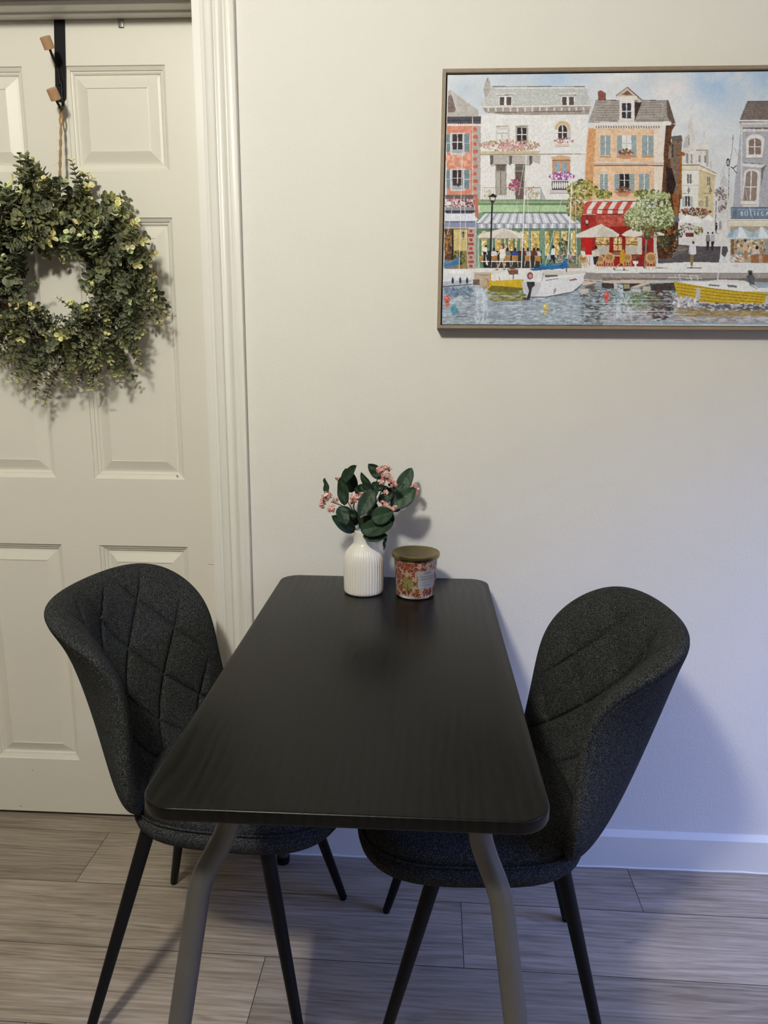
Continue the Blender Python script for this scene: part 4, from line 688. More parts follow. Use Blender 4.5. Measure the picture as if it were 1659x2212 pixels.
# ---------------------------------------------------------------- table
TX0,TX1,TYF,TYN,TZ=-.3331,.1593,-.009,-.9688,.7656
def rounded_rect(x0,x1,y0,y1,r,n=10):
    P=[]
    for cx,cy_,a0 in ((x1-r,y1-r,0),(x0+r,y1-r,PI/2),(x0+r,y0+r,PI),(x1-r,y0+r,1.5*PI)):
        for k in range(n+1): a=a0+PI/2*k/n; P.append((cx+r*math.cos(a),cy_+r*math.sin(a)))
    return P
def make_table():
    t=empty('dining_table',((TX0+TX1)/2,(TYF+TYN)/2,0)); ox,oy=t.location.x,t.location.y
    tag(t,'small rectangular black woodgrain table with bent grey metal legs between two chairs','table')
    # top: slab with rounded corners and softened edges
    lay=[(.0034,0),(.0018,-.0004),(.0007,-.0012),(.0001,-.0026),(0,-.0040),(0,-.0150),(.0010,-.0175),(.0030,-.0188)]
    V=[];F=[];n=None
    for d,z in lay:
        P=rounded_rect(TX0+d-ox,TX1-d-ox,TYN+d-oy,TYF-d-oy,.043-d,12); n=len(P); V+=[(x,y,TZ+z) for x,y in P]
    m=len(lay)
    for i in range(m-1):
        for k in range(n): k2=(k+1)%n; F.append((i*n+k,(i+1)*n+k,(i+1)*n+k2,i*n+k2))
    F.append(tuple(range(n))); F.append(tuple((m-1)*n+k for k in range(n))[::-1])
    mesh_obj('tabletop',V,F,MT['table'],t,True,autosmooth=.9)
    # steel under-frame rails
    b=MB(); zz=TZ-.0188
    b.box((-.19,-.40,zz-.022),(.19,-.375,zz),.003); b.box((-.19,.375,zz-.022),(.19,.40,zz),.003)
    b.box((-.19,-.375,zz-.022),(-.165,.375,zz),.003); b.box((.165,-.375,zz-.022),(.19,.375,zz),.003); b.build('under_frame',MT['black'],t,auto=.6)
    legs=[((-.2500,-.862),(-.372,-.955)),((.0830,-.868),(.192,-.955)),((-.2500,-.115),(-.342,-.045)),((.0830,-.115),(.178,-.045))]
    for (tx,ty),(fx,fy) in legs:
        A=Vector((tx-ox,ty-oy,TZ-.022)); Fo=Vector((fx-ox,fy-oy,.012))
        # short upright neck, then the bend, then a straight splayed run to the floor
        k1=A+Vector((0.0,0,-.055)); k2=A+(Fo-A)*.16+Vector((-.006 if tx<0 else -.002,0,-.02)); 
        path=[A,A+Vector((.001,0,-.03)),k1+Vector((.002 if tx<0 else .000,0,0))]
        B=A+(Fo-A)*.22+Vector((-.012 if tx<-.1 else .008,0,0))
        path+=bez(path[-1],path[-1]+Vector((0,0,-.035)),B-(Fo-B)*.07,B,8)[1:]+[B+(Fo-B)*s for s in (.25,.5,.75,1)]
        b=MB(); b.tube(path,[.0150]*3+[.0155]*8+[.0158,.0155,.0145,.0135],24)
        lg=b.build('leg',MT['legs'],t,auto=.8)
        b=MB(); b.lathe([(0,-.012),(.015,-.012),(.0165,-.008),(.0165,.008),(.014,.010),(0,.010)],20,(fx-ox,fy-oy,.012)); b.build('foot_cap',MT['black'],lg,auto=.7)
        b=MB(); b.box((tx-ox-.024,ty-oy-.024,TZ-.0225),(tx-ox+.024,ty-oy+.024,TZ-.0186),.001)
        for sx in (-1,1): b.lathe([(0,-.0275),(.004,-.0275),(.0045,-.0245),(0,-.0245)],10,(tx-ox+sx*.019,ty-oy,TZ))
        b.build('mounting_plate',MT['legs'],lg,auto=.6)
    return t
make_table()

# ---------------------------------------------------------------- upholstered chairs
CP=dict(x0=-.1314,z0=.3963,th0=.5434,th1=1.2058,th2=1.4435,L=.4870,n=3.34,p=1.9062,w=(.2319,.2086,.1988,.2957),f=(.0830,.1309,.1596,.0857),T=.0600,thk=.0959)
def cub(c,t):
    T=(0,1/3,2/3,1); out=0
    for i in range(4):
        l=1
        for j in range(4):
            if j!=i: l=l*(t-T[j])/(T[i]-T[j])
        out=out+c[i]*l
    return out
def shell():
    d=CP; S=np.linspace(0,1,400)*d['L']; th=d['th0']+(d['th1']-d['th0'])*(1-np.exp(-S/d['thk']))+(d['th2']-d['th1'])*(S/d['L'])**2
    dS=S[1]-S[0]; tm=(th[1:]+th[:-1])/2
    px=d['x0']-np.concatenate([[0],np.cumsum(np.cos(tm)*dS)]); pz=d['z0']+np.concatenate([[0],np.cumsum(np.sin(tm)*dS)])
    e=np.linspace(0,1,150); rho=np.where(e<.55,e/.55*.72,.72+.28*(1-(1-(e-.55)/.45)**1.7)); NP=460
    phi=np.linspace(0,2*np.pi,NP+1)[:-1]; rr,pp=np.meshgrid(rho,phi,indexing='ij'); c,s=np.cos(pp),np.sin(pp); n=np.where(s<0,6.,d['n']); rd=(np.abs(c)**n+np.abs(s)**n)**(-1/n)
    a=c*rd*rr; b=s*rd*rr; t=(b+1)/2
    def pt(a,t):
        SS=t*d['L']; x=np.interp(SS,S,px); z=np.interp(SS,S,pz); tt=np.interp(SS,S,th); w=cub(d['w'],t); ff=cub(d['f'],t); fw=ff*np.abs(a)**d['p']
        return np.stack([x+np.sin(tt)*fw,a*w,z+np.cos(tt)*fw],-1)
    M_=pt(a,t); ee=1e-3; da=pt(a+ee,t)-pt(a-ee,t); dt=pt(a,t+ee)-pt(a,t-ee); Nn=np.cross(da,dt); Nn/=np.linalg.norm(Nn,axis=-1,keepdims=True)+1e-12
    if Nn[0,0,0]<0: Nn=-Nn
    q_=np.clip(1-rr**3.4,0,1)**.5; hf=.044*q_; hb=.026*np.clip(1-rr**4,0,1)**.5
    # quilting on the inside: diamond stitch lines between puffed cushions
    aa=np.abs(a); w=cub(d['w'],t); ff=cub(d['f'],t); arc=np.sign(a)*np.sqrt((aa*w)**2+(ff*aa**d['p'])**2*1.15)
    SS=t*d['L']; u1=(arc/.0575+(SS-.312)/.089+1)/2; u2=(arc/.0575-(SS-.312)/.089+1)/2
    d1=np.abs(u1-np.round(u1)); d2=np.abs(u2-np.round(u2)); dm=np.minimum(d1,d2)*.095
    fade=np.clip((.93-rr)/.14,0,1)
    groove=-.0058*np.exp(-(dm/.0024)**2)-.0034*np.exp(-(dm/.0085)**2)+.0035*np.sqrt(np.clip(np.minimum(d1,d2)*2,0,1))
    # piping seam round the rim
    seam=0*rr
    fr=M_+Nn*(hf-.016*np.exp(-(rr/.74)**6)+groove*fade+seam)[...,None]; bk=M_-Nn*(hb+0*rr)[...,None]
    bk+=Nn*(.0022*np.exp(-((rr-.975)/.005)**2))[...,None]
    nr=len(rho); V=[fr[0,0]]+list(fr[1:].reshape(-1,3)); F=[]
    for k in range(NP): F.append((0,1+k,1+(k+1)%NP))
    for i in range(nr-2):
        o=1+i*NP
        for k in range(NP): k2=(k+1)%NP; F.append((o+k,o+NP+k,o+NP+k2,o+k2))
    # back side coarser, shares the rim ring
    rim=1+(nr-2)*NP; idx=[i for i in range(nr-2,0,-2)]; prev=rim
    for i in idx:
        o=len(V); V+=list(bk[i])
        for k in range(NP): k2=(k+1)%NP; F.append((prev+k,o+k,o+k2,prev+k2))
        prev=o
    o=len(V); V.append(bk[0,0])
    for k in range(NP): F.append((prev+k,o,prev+(k+1)%NP))
    return np.array(V),F
def seat_mesh():
    n=3.1; NP=240; phi=np.linspace(0,2*np.pi,NP+1)[:-1]; c,s=np.cos(phi),np.sin(phi)
    ax=np.sign(c)*np.abs(c)**(2/n); ay=np.sign(s)*np.abs(s)**(2/n)
    prof=[(.02,.481),(.3,.480),(.55,.478),(.75,.474),(.87,.468),(.93,.461),(.965,.452),(.985,.443),(.990,.4385),(.983,.4368),(.990,.4350),(1.0,.428),(.998,.418),(.985,.408),(.96,.4005),(.90,.3965),(.75,.3955),(.4,.395),(.02,.395)]
    V=[];F=[]
    for r,z in prof:
        for k in range(NP):
            lift=.012*abs(ay[k])**3*(1 if z>.44 else .3)*min(1,r)**4 + (.016*max(0,-ax[k])**2*r**3 if z>.44 else 0)
            V.append((.044+ax[k]*(.212 if z<.4345 else .206)*r,ay[k]*(.211 if z<.4345 else .204)*r,z+lift))
    m=len(prof)
    for i in range(m-1):
        for k in range(NP): k2=(k+1)%NP; F.append((i*NP+k,(i+1)*NP+k,(i+1)*NP+k2,i*NP+k2))
    F.append(tuple(range(NP))); F.append(tuple((m-1)*NP+k for k in range(NP))[::-1])
    pts=[(.044+ax[k]*.208*.996,ay[k]*.2065*.996,.4368+.012*abs(ay[k])**3*.6) for k in range(0,NP,2)]; pts.append(pts[0])
    return V,F,pts
SH=shell(); SE=seat_mesh()
def local(p,x,y,r):
    c,s=math.cos(r),math.sin(r); dx,dy=p[0]-x,p[1]-y; return (c*dx+s*dy,-s*dx+c*dy)
def make_chair(x,y,r,label,legs,src=None):
    t=empty('dining_chair',(x,y,0),r); tag(t,label,'chair','quilted grey chairs at the table')
    if src is None:
        bk=mesh_obj('backrest',SH[0],SH[1],MT['fabric'],t,True); st=mesh_obj('seat',SE[0],SE[1],MT['fabric'],t,True)
        b=MB(); b.tube(SE[2],.0022,6,False); b.build('piping',MT['fabric'],st,True)
    else:
        for ch in src.children:
            if ch.name.split('.')[0] in ('backrest','seat'):
                c=ch.copy(); COL.objects.link(c); c.parent=t
                for g_ in ch.children: e=g_.copy(); COL.objects.link(e); e.parent=c
    for top,foot in legs:
        A=Vector(local(top,x,y,r)+(top[2],)); Fo=Vector(local(foot,x,y,r)+(.006,))
        A=A+(A-Fo)*((.428-A.z)/(A.z-Fo.z))
        b=MB(); b.tube([A+(Fo-A)*s_ for s_ in (0,.3,.6,.97,.99,1)],[.0148,.0132,.0114,.0092,.0085,.0055],20); lg=b.build('leg',MT['black'],t,auto=.7)
        b=MB(); b.lathe([(0,-.006),(.007,-.006),(.0085,-.003),(.0088,.004),(0,.004)],16,tuple(Fo)); b.build('foot_pad',MT['black'],lg,auto=.7)
    return t
cA=make_chair(-.3790,-.3537,-.1609,'dark grey quilted upholstered chair on the left in front of the white door',
    [((-.518,-.487,.38),(-.617,-.592)),((-.275,-.526,.38),(-.199,-.602)),((-.512,-.250,.38),(-.598,-.142)),((-.262,-.262,.38),(-.173,-.17))])
cB=make_chair(.1410,-.4180,3.1890,'dark grey quilted upholstered chair on the right below the framed picture',
    [((.267,-.524,.38),(.355,-.612)),((.034,-.570,.38),(-.067,-.606)),((.262,-.308,.38),(.353,-.208)),((.022,-.312,.38),(-.066,-.207))],cA)

for ch in cA.children:
    if ch.name.startswith('seat'): ch.rotation_euler=(0,0,.075); ch.location=(-.006,0,0)
for ch in cB.children:
    if ch.name.startswith('seat'): ch.rotation_euler=(0,0,0); ch.location=(0,0,0)

# ---------------------------------------------------------------- framed picture
CANVAS_H=[0.000972479657,1.76623721e-05,-0.905565818,4.6058568e-05,-0.00110258971,2.01417802,3.01340781e-05,-0.000115959441]
CX0,CX1,CZ0,CZ1,CSTEP=.037,.80,1.3565,1.8615,.00092
def framed_picture():
    fx0,fx1,fz0,fz1=.0268,.8105,1.3478,1.8705
    t=empty('framed_picture',((fx0+fx1)/2,0,fz0)); tag(t,'wide oak framed harbour town painting hanging on the wall','picture')
    ox,oz=t.location.x,t.location.z
    def ring(mb,prof,x0,x1,z0,z1):
        n=len(prof); V=[];F=[]
        for (xx,sx,zz,sz) in ((x0,1,z0,1),(x1,-1,z0,1),(x1,-1,z1,-1),(x0,1,z1,-1)):
            for d,h in prof: V.append((xx+sx*d-ox,-h,zz+sz*d-oz))
        for s_ in range(4):
            for i in range(n): F.append((s_*n+i,s_*n+(i+1)%n,((s_+1)%4)*n+(i+1)%n,((s_+1)%4)*n+i))
        mb.add(V,F)
    b=MB(); ring(b,[(0,.001),(0,.0345),(.0008,.0355),(.0068,.0355),(.0074,.0345),(.0074,.001)],fx0,fx1,fz0,fz1); b.build('frame',MT['frame'],t,auto=.5)
    b=MB(); ring(b,[(.0072,.002),(.0072,.020),(.0130,.020),(.0130,.002)],fx0,fx1,fz0,fz1); b.build('shadow_gap',MT['dark'],t)
    im,nx,nz=make_picture(); im=im.mean(-1,keepdims=True)*.13+im*.87; im=np.clip((im-.55)*1.14+.555,0,1)
    c=np.where(im<=.04045,im/12.92,((im+.055)/1.055)**2.4).reshape(-1,3)*PICK*np.array([.97,1.0,1.09])
    X,Z=np.meshgrid(np.linspace(CX0,CX1,nx)-ox,np.linspace(CZ1,CZ0,nz)-oz); Yp=np.full_like(X,-.028)
    e=.0012; V=np.stack([X,Yp,Z],-1)
    V[0,:,1]+=e; V[-1,:,1]+=e; V[:,0,1]+=e; V[:,-1,1]+=e
    V=V.reshape(-1,3); i=np.arange(nz-1)[:,None]*nx+np.arange(nx-1)[None]; i=i.ravel(); Fq=np.stack([i,i+nx,i+nx+1,i+1],-1).astype(np.int32)
    me=bpy.data.meshes.new('canvas'); nv=len(V); nf=len(Fq)
    # side walls of the stretched canvas
    bx=[(CX0-ox,-.0268,CZ0-oz),(CX1-ox,-.0268,CZ0-oz),(CX1-ox,-.0268,CZ1-oz),(CX0-ox,-.0268,CZ1-oz)]; V=np.concatenate([V,np.array(bx+[(x,-.004,z) for x,y,z in bx])])
    sides=np.array([(nv+k,nv+(k+1)%4,nv+4+(k+1)%4,nv+4+k) for k in range(4)]+[(nv+7,nv+6,nv+5,nv+4)],np.int32); Fq=np.concatenate([Fq,sides])
    me.vertices.add(len(V)); me.vertices.foreach_set('co',V.astype(np.float32).ravel()); me.loops.add(len(Fq)*4); me.loops.foreach_set('vertex_index',Fq.ravel())
    me.polygons.add(len(Fq)); me.polygons.foreach_set('loop_start',np.arange(len(Fq),dtype=np.int32)*4); me.polygons.foreach_set('loop_total',np.full(len(Fq),4,np.int32))
    me.update(calc_edges=True)
    col=np.ones((len(V),4),np.float32); col[:nv,:3]=c; col[nv:,:3]=.6
    ca=me.color_attributes.new('Col','FLOAT_COLOR','POINT'); ca.data.foreach_set('color',col.ravel()); me.materials.append(MT['canvas']); me.validate()
    o=bpy.data.objects.new('canvas',me); COL.objects.link(o); o.parent=t; o['label']='painted harbour scene with cafes and boats'
PICK=.93
framed_picture()

# ---------------------------------------------------------------- ribbed vase
VX,VY=-.1278,-.130
def vase():
    def fn(r,z,w):
        k=1 if .004<z<.088 else max(0,1-abs(z-(.088 if z>=.088 else .004))/.018)
        return r-(.0019*k*(1-abs(math.cos(20*w)))**1.3 if r>.02 else 0)
    prof=[(0,.001),(.036,0),(.0415,.001),(.0436,.004),(.0444,.010),(.0450,.030),(.0452,.055),(.0450,.072),(.0440,.081),(.0415,.090),(.0375,.0975),(.0325,.1035),(.0275,.1085),(.0240,.1130),(.0225,.118),(.0220,.130),(.0224,.1405),(.0222,.1435),(.0208,.1445),(.0196,.1430),(.0192,.135),(.0190,.115),(.030,.095),(.038,.07),(.038,.01),(0,.008)]
    # refine
    P=[]
    for i in range(len(prof)-1):
        for k in range(2): P.append((prof[i][0]+(prof[i+1][0]-prof[i][0])*k/2,prof[i][1]+(prof[i+1][1]-prof[i][1])*k/2))
    P.append(prof[-1]); b=MB(); b.lathe(P,504,(0,0,0),fn); o=b.build('ribbed_vase',MT['ceramic'],None,auto=1.1,loc=(VX,VY,TZ))
    tag(o,'small white ceramic ribbed vase on the far end of the black table','vase')
vase()

# ---------------------------------------------------------------- flowers in the vase
def bouquet():
    t=empty('flower_bunch',(VX,VY,TZ+.012)); O=t.location.copy(); tag(t,'bunch of dark green leaves with small pink flowers standing in the ribbed vase','flowers')
    def leaf(base,tip,wpx,yb,yt,roll=0.,fold=.25,bend=.0,shade=1.,shape=0):
        B=at(*base,yb)-O; T=at(*tip,yt)-O; ax=(T-B); L=ax.length; ax.normalize(); view=Vector((0,-1,.25)).normalized()
        side=ax.cross(view).normalized(); nrm=side.cross(ax).normalized(); 
        if nrm.dot(view)<0: nrm=-nrm
        sd=side*math.cos(roll)+nrm*math.sin(roll); nm=nrm*math.cos(roll)-side*math.sin(roll)
        W=wpx/960/2/max(.35,abs(math.cos(roll))); nu,nv=14,10; V=[];C=[]
        for i in range(nu+1):
            u=i/nu; 
            wd=(math.sin(PI*u**.86)**.60 if shape==0 else math.sin(PI*u**1.0)**.9)
            if u in (0,1): wd=.02
            for j in range(nv+1):
                q=j/nv*2-1
                p=B+ax*L*u+sd*(q*wd*W)+nm*(-abs(q)**1.3*wd*W*-fold - (bend*L*math.sin(PI*u)) + .0012*math.sin(u*13+q*3))
                V.append(p); vein=(abs(q)<.06) ; rib=abs(((u*7-abs(q)*1.6)%1)-.5)<.05
                g=(.020,.048,.026) if not vein else (.07,.13,.06)
                if rib and abs(q)<.85: g=(.024,.055,.030)
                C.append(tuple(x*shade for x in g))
        F=[(i*(nv+1)+j,i*(nv+1)+j+1,(i+1)*(nv+1)+j+1,(i+1)*(nv+1)+j) for i in range(nu) for j in range(nv)]
        o=mesh_obj('leaf',V,F,MT['leaf'],t,True,C); m=o.modifiers.new('thickness','SOLIDIFY'); m.thickness=.0006
        return o
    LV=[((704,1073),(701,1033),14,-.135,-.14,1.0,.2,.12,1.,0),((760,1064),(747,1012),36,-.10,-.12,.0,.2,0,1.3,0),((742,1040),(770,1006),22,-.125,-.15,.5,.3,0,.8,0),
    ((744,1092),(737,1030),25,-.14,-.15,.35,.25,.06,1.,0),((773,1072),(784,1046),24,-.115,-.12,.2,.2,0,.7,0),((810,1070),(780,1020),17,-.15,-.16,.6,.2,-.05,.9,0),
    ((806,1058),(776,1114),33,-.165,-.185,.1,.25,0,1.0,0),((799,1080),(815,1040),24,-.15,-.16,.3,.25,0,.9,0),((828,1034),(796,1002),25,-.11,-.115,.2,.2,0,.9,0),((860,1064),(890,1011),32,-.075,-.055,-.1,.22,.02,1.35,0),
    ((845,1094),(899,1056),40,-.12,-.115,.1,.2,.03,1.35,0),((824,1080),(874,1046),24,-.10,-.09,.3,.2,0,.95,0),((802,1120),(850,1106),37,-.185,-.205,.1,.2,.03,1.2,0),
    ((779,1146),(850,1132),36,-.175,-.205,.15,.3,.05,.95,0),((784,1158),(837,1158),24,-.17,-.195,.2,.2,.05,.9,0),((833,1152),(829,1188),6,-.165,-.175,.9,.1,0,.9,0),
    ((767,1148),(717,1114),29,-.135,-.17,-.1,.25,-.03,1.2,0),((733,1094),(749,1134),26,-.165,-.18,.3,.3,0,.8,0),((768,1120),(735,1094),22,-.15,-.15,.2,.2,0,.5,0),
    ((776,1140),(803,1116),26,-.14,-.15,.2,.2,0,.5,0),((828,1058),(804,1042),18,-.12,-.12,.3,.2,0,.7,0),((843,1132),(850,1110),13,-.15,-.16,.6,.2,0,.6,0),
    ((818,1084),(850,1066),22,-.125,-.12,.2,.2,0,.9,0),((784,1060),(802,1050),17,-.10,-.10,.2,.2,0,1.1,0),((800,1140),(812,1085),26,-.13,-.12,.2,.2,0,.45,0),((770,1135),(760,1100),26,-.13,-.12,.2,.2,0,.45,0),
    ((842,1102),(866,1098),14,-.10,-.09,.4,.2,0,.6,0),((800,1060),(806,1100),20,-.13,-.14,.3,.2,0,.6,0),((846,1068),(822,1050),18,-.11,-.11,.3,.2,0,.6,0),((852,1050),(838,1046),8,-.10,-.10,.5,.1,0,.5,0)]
    for a in LV: leaf(*a)
    # stems
    def stem(pts,r=.0012,nm='stem'):
        P=[at(u,v,y)-O for u,v,y in pts]; P=[Vector((0,0,.004))]+[Vector((0,0,.11))+ (P[0]-Vector((0,0,.12)))*.15]+P
        b=MB(); b.tube(smooth_path(P,6),r,8); b.build(nm,MT['stem'],t,True)
    stem([(786,1145,-.13),(806,1100,-.135),(822,1066,-.14),(833,1035,-.14)]); stem([(785,1147,-.13),(765,1108,-.14),(742,1094,-.15),(715,1084,-.155)])
    stem([(787,1147,-.13),(775,1112,-.14),(764,1098,-.15),(768,1078,-.15)]); stem([(789,1147,-.13),(812,1110,-.12),(850,1085,-.09),(890,1055,-.07)])
    stem([(785,1147,-.13),(770,1115,-.13),(752,1085,-.12),(742,1060,-.12),(730,1036,-.12)]); stem([(787,1147,-.13),(805,1115,-.15),(820,1100,-.16),(836,1095,-.17)])
    stem([(788,1147,-.13),(800,1110,-.13),(812,1060,-.12),(815,1025,-.12)])
    def cluster(u,v,rp,y,n,seed,tint=1.):
        rr=random.Random(seed); C0=at(u,v,y)-O; r=rp/960; mb=MB()
        for k in range(n):
            d=Vector((rr.gauss(0,1),rr.gauss(0,1)-.5,rr.gauss(0,1)+.2)).normalized(); p=C0+d*r*rr.uniform(.55,1.0); s_=rr.uniform(.0024,.0034)
            mb.tube([C0-Vector((0,0,r*.5)),p],.0004,4,False,(.09,.06,.035))
            a=d.orthogonal().normalized(); b_=d.cross(a); t0=rr.random()*6
            base=rr.choice([(.66,.28,.26),(.76,.42,.38),(.52,.17,.15),(.84,.60,.55),(.64,.26,.20),(.78,.46,.44)]); base=tuple(x*tint for x in base)
            for q in range(5):
                w=t0+q*2*PI/5; dr=a*math.cos(w)+b_*math.sin(w); sd=d.cross(dr)
                V=[p,p+dr*s_*.55+sd*s_*.38+d*s_*.25,p+dr*s_*1.15+d*s_*.30,p+dr*s_*.55-sd*s_*.38+d*s_*.25]
                tipc=tuple(min(.92,x*1.35) for x in base); mb.add(V,[(0,1,2,3)],[base,base,tipc,base])
            V=[p+a*s_*.3,p+b_*s_*.3,p-a*s_*.3,p-b_*s_*.3,p+d*s_*.55,p-d*s_*.5]; mb.add(V,[(0,1,4),(1,2,4),(2,3,4),(3,0,4),(1,0,5),(2,1,5),(3,2,5),(0,3,5)],tuple(x*.8 for x in base))
        o=mb.build('flower_cluster',MT['pink'],t)
    CL=[(706,1073,11,-.165,30),(697,1091,8,-.16,18),(717,1099,10,-.16,22),(725,1081,7,-.15,12),(700,1081,8,-.165,14),(766,1076,10,-.165,26),(760,1086,6,-.165,10),(781,1070,8,-.16,16),(794,1064,5,-.15,8),
    (819,1016,8,-.15,18),(832,1010,8,-.13,14),(842,1014,5,-.125,8),(834,1029,11,-.155,28),(846,1039,9,-.155,20),(826,1041,7,-.155,12),(851,1047,7,-.155,14),(834,1064,7,-.165,14),(828,1088,7,-.18,16),(836,1095,7,-.18,16),(845,1103,7,-.18,16),(853,1097,5,-.16,7),
    (894,1051,8,-.06,16),(901,1058,6,-.058,12),(729,1035,5,-.11,8),(747,1068,5,-.11,6),(899,1067,4,-.058,5)]
    for i,(u,v,r_,y,n) in enumerate(CL): cluster(u,v,r_,y,int(n*1.5),100+i,.8 if r_<6 else 1.)
bouquet()

# ---------------------------------------------------------------- candle jar
JX,JY=-.0115,-.1365
def candle():
    t=empty('candle_jar',(JX,JY,TZ)); tag(t,'scented candle in an orange leaf patterned jar with a dull gold lid beside the vase','candle')
    H=.0873; r0,r1=.0430,.0478
    def rad(z): return r0+(r1-r0)*min(1,max(0,z/H))
    b=MB(); b.lathe([(0,.0005),(.038,0),(.0412,.0006),(.0428,.0030),(.0433,.006)]+[(rad(z)+.0004,z) for z in (.008,.03,.06,H,H+.004)]+[(.0455,H+.004),(rad(.06)-.004,.06),(.0385,.008),(0,.006)],96); b.build('glass_jar',MT['glass'],t,auto=.7)
    # printed sleeve, colours worked out on the unrolled sleeve (millimetres)
    NA,NZ=560,180; circ=2*PI*45.; hh=76.0
    img=np.zeros((NZ,NA,3)); img[:]=(232,208,184); rs=np.random.RandomState(5)
    def poly(P,c):
        P=np.asarray(P,float)*[NA/circ,NZ/hh]
        for sh in (0,NA,-NA):
            Q=P+[sh,0]; xa=max(int(Q[:,0].min()),0); xb=min(int(Q[:,0].max())+2,NA); ya=max(int(Q[:,1].min()),0); yb=min(int(Q[:,1].max())+2,NZ)
            if xa>=xb or ya>=yb: continue
            X,Y=np.meshgrid(np.arange(xa,xb)+.0,np.arange(ya,yb)+.0); ins=np.zeros(X.shape,bool)
            for i in range(len(Q)):
                (ax,ay),(bx,by)=Q[i-1],Q[i]
                if ay!=by: ins^=((ay>Y)!=(by>Y))&(X<(bx-ax)*(Y-ay)/(by-ay)+ax)
            img[ya:yb,xa:xb][ins]=c
    def leafp(x,y,L,w,a,c):
        t_=np.linspace(0,1,9); W_=np.sin(np.pi*t_**.8)*w; P=[(s_*L,q) for s_,q in zip(t_,W_)]+[(s_*L,-q) for s_,q in zip(t_[::-1],W_[::-1])]
        poly([(x+p*math.cos(a)-q*math.sin(a),y+p*math.sin(a)+q*math.cos(a)) for p,q in P],c)
    def ln(x0,y0,x1,y1,w,c):
        d=math.hypot(x1-x0,y1-y0)+1e-9; nx_,ny=-(y1-y0)/d*w/2,(x1-x0)/d*w/2; poly([(x0+nx_,y0+ny),(x1+nx_,y1+ny),(x1-nx_,y1-ny),(x0-nx_,y0-ny)],c)
    for k in range(230):      # curling stems with paired leaves all over
        x,y,a=rs.uniform(0,circ),rs.uniform(-2,hh+2),rs.uniform(0,6.28); tn=rs.uniform(-.35,.35)
        for q in range(rs.randint(2,5)):
            nx_,ny=x+math.cos(a)*3.6,y+math.sin(a)*3.6; ln(x,y,nx_,ny,.6,(96,40,26))
            for sd in (-1,1):
                L_=rs.uniform(5.2,7.4); w_=rs.uniform(1.6,2.2); aa=a+sd*rs.uniform(.6,1.1); leafp(nx_,ny,L_+.5,w_+.45,aa,(236,214,192)); leafp(nx_,ny,L_,w_,aa,[(192,86,46),(198,98,54),(176,68,40),(160,62,42)][rs.randint(4)])
            x,y=nx_,ny; a+=tn+rs.uniform(-.2,.2)
    for k in range(46):
        x,y=rs.uniform(0,circ),rs.uniform(0,hh); a=rs.uniform(0,6)
        for q in range(3): leafp(x+q,y+q*.7,2.,.7,a+q,(84,26,26))
    def ang(deg): return (deg%360)/360*circ     # degrees round the jar, 0 = towards +x
    fx,fy=ang(248),hh-29.
    for k in range(22):
        a=k*2*PI/22; rr_=rs.uniform(11.5,15.5)
        leafp(fx,fy,rr_,2.0,a,[(196,190,112),(206,204,140),(176,170,84)][k%3]); leafp(fx+math.cos(a)*rr_*.9,fy+math.sin(a)*rr_*.9,3.4,1.7,a+rs.uniform(-.5,.5),(160,160,50)); ln(fx,fy,fx+math.cos(a)*rr_*.8,fy+math.sin(a)*rr_*.8,.5,(120,110,52))
    ln(fx,fy,fx+2,hh,1.1,(110,60,34))
    for k in range(5): leafp(ang(262)+k*3.4,hh-15-rs.uniform(0,6),5,1.5,1.4+rs.uniform(-.5,.5),(170,170,80))
    A=np.linspace(0,2*PI,NA,endpoint=False); Z=np.linspace(H-.001,.0045,NZ); V=np.zeros((NZ,NA,3)); rz=np.array([rad(z) for z in Z])-.0000
    V[...,0]=np.cos(A)[None]*rz[:,None]; V[...,1]=np.sin(A)[None]*rz[:,None]; V[...,2]=Z[:,None]
    c=img/255.; c=np.where(c<=.04045,c/12.92,((c+.055)/1.055)**2.4)*.85
    i=(np.arange(NZ-1)[:,None]*NA+np.arange(NA)[None]).ravel(); j=(np.arange(NZ-1)[:,None]*NA+((np.arange(NA)+1)%NA)[None]).ravel()
    sl=mesh_obj('printed_sleeve',V.reshape(-1,3),np.stack([i,i+NA,j+NA,j],-1).tolist(),MT['print'],t,True,c.reshape(-1,3))
    # label card and its lettering, wrapped round the jar
    a0,a1=math.radians(277),math.radians(334)   # left and right edge of the card as seen
    zc0,zc1=.0255,.0655
    def wrap(x,z,off):   # x in metres from the card's left edge, z above the card's foot
        zz=zc0+z; r_=rad(zz)+off; a=a0+x/.0455; return (r_*math.cos(a),r_*math.sin(a),zz)
    cw=(a1-a0)*.0455; V=[];F=[]; nn=24
    for k in range(nn+1):
        for z in (0,.010,.020,.030,.040): V.append(wrap(cw*k/nn,z,.0003))
    for k in range(nn):
        for q in range(4): F.append((k*5+q,(k+1)*5+q,(k+1)*5+q+1,k*5+q+1))
    card=mesh_obj('label_card',V,F,MT['card'],sl,True)
    def text(s_,z,size,bold=0.,sq=1.):
        cu=bpy.data.curves.new('lettering','FONT'); cu.body=s_; cu.size=size; cu.align_x='CENTER'; cu.resolution_u=2; cu.offset=bold
        to=bpy.data.objects.new('tmp',cu); COL.objects.link(to); dg=bpy.context.evaluated_depsgraph_get(); me=bpy.data.meshes.new_from_object(to.evaluated_get(dg)); bpy.data.objects.remove(to)
        bm=bmesh.new(); bm.from_mesh(me); bmesh.ops.triangulate(bm,faces=bm.faces[:]); bmesh.ops.subdivide_edges(bm,edges=[e for e in bm.edges if e.calc_length()>.0012],cuts=1)
        for v in bm.verts: v.co=Vector(wrap(cw/2-.0006+v.co.x*sq,z+v.co.y,.00055))
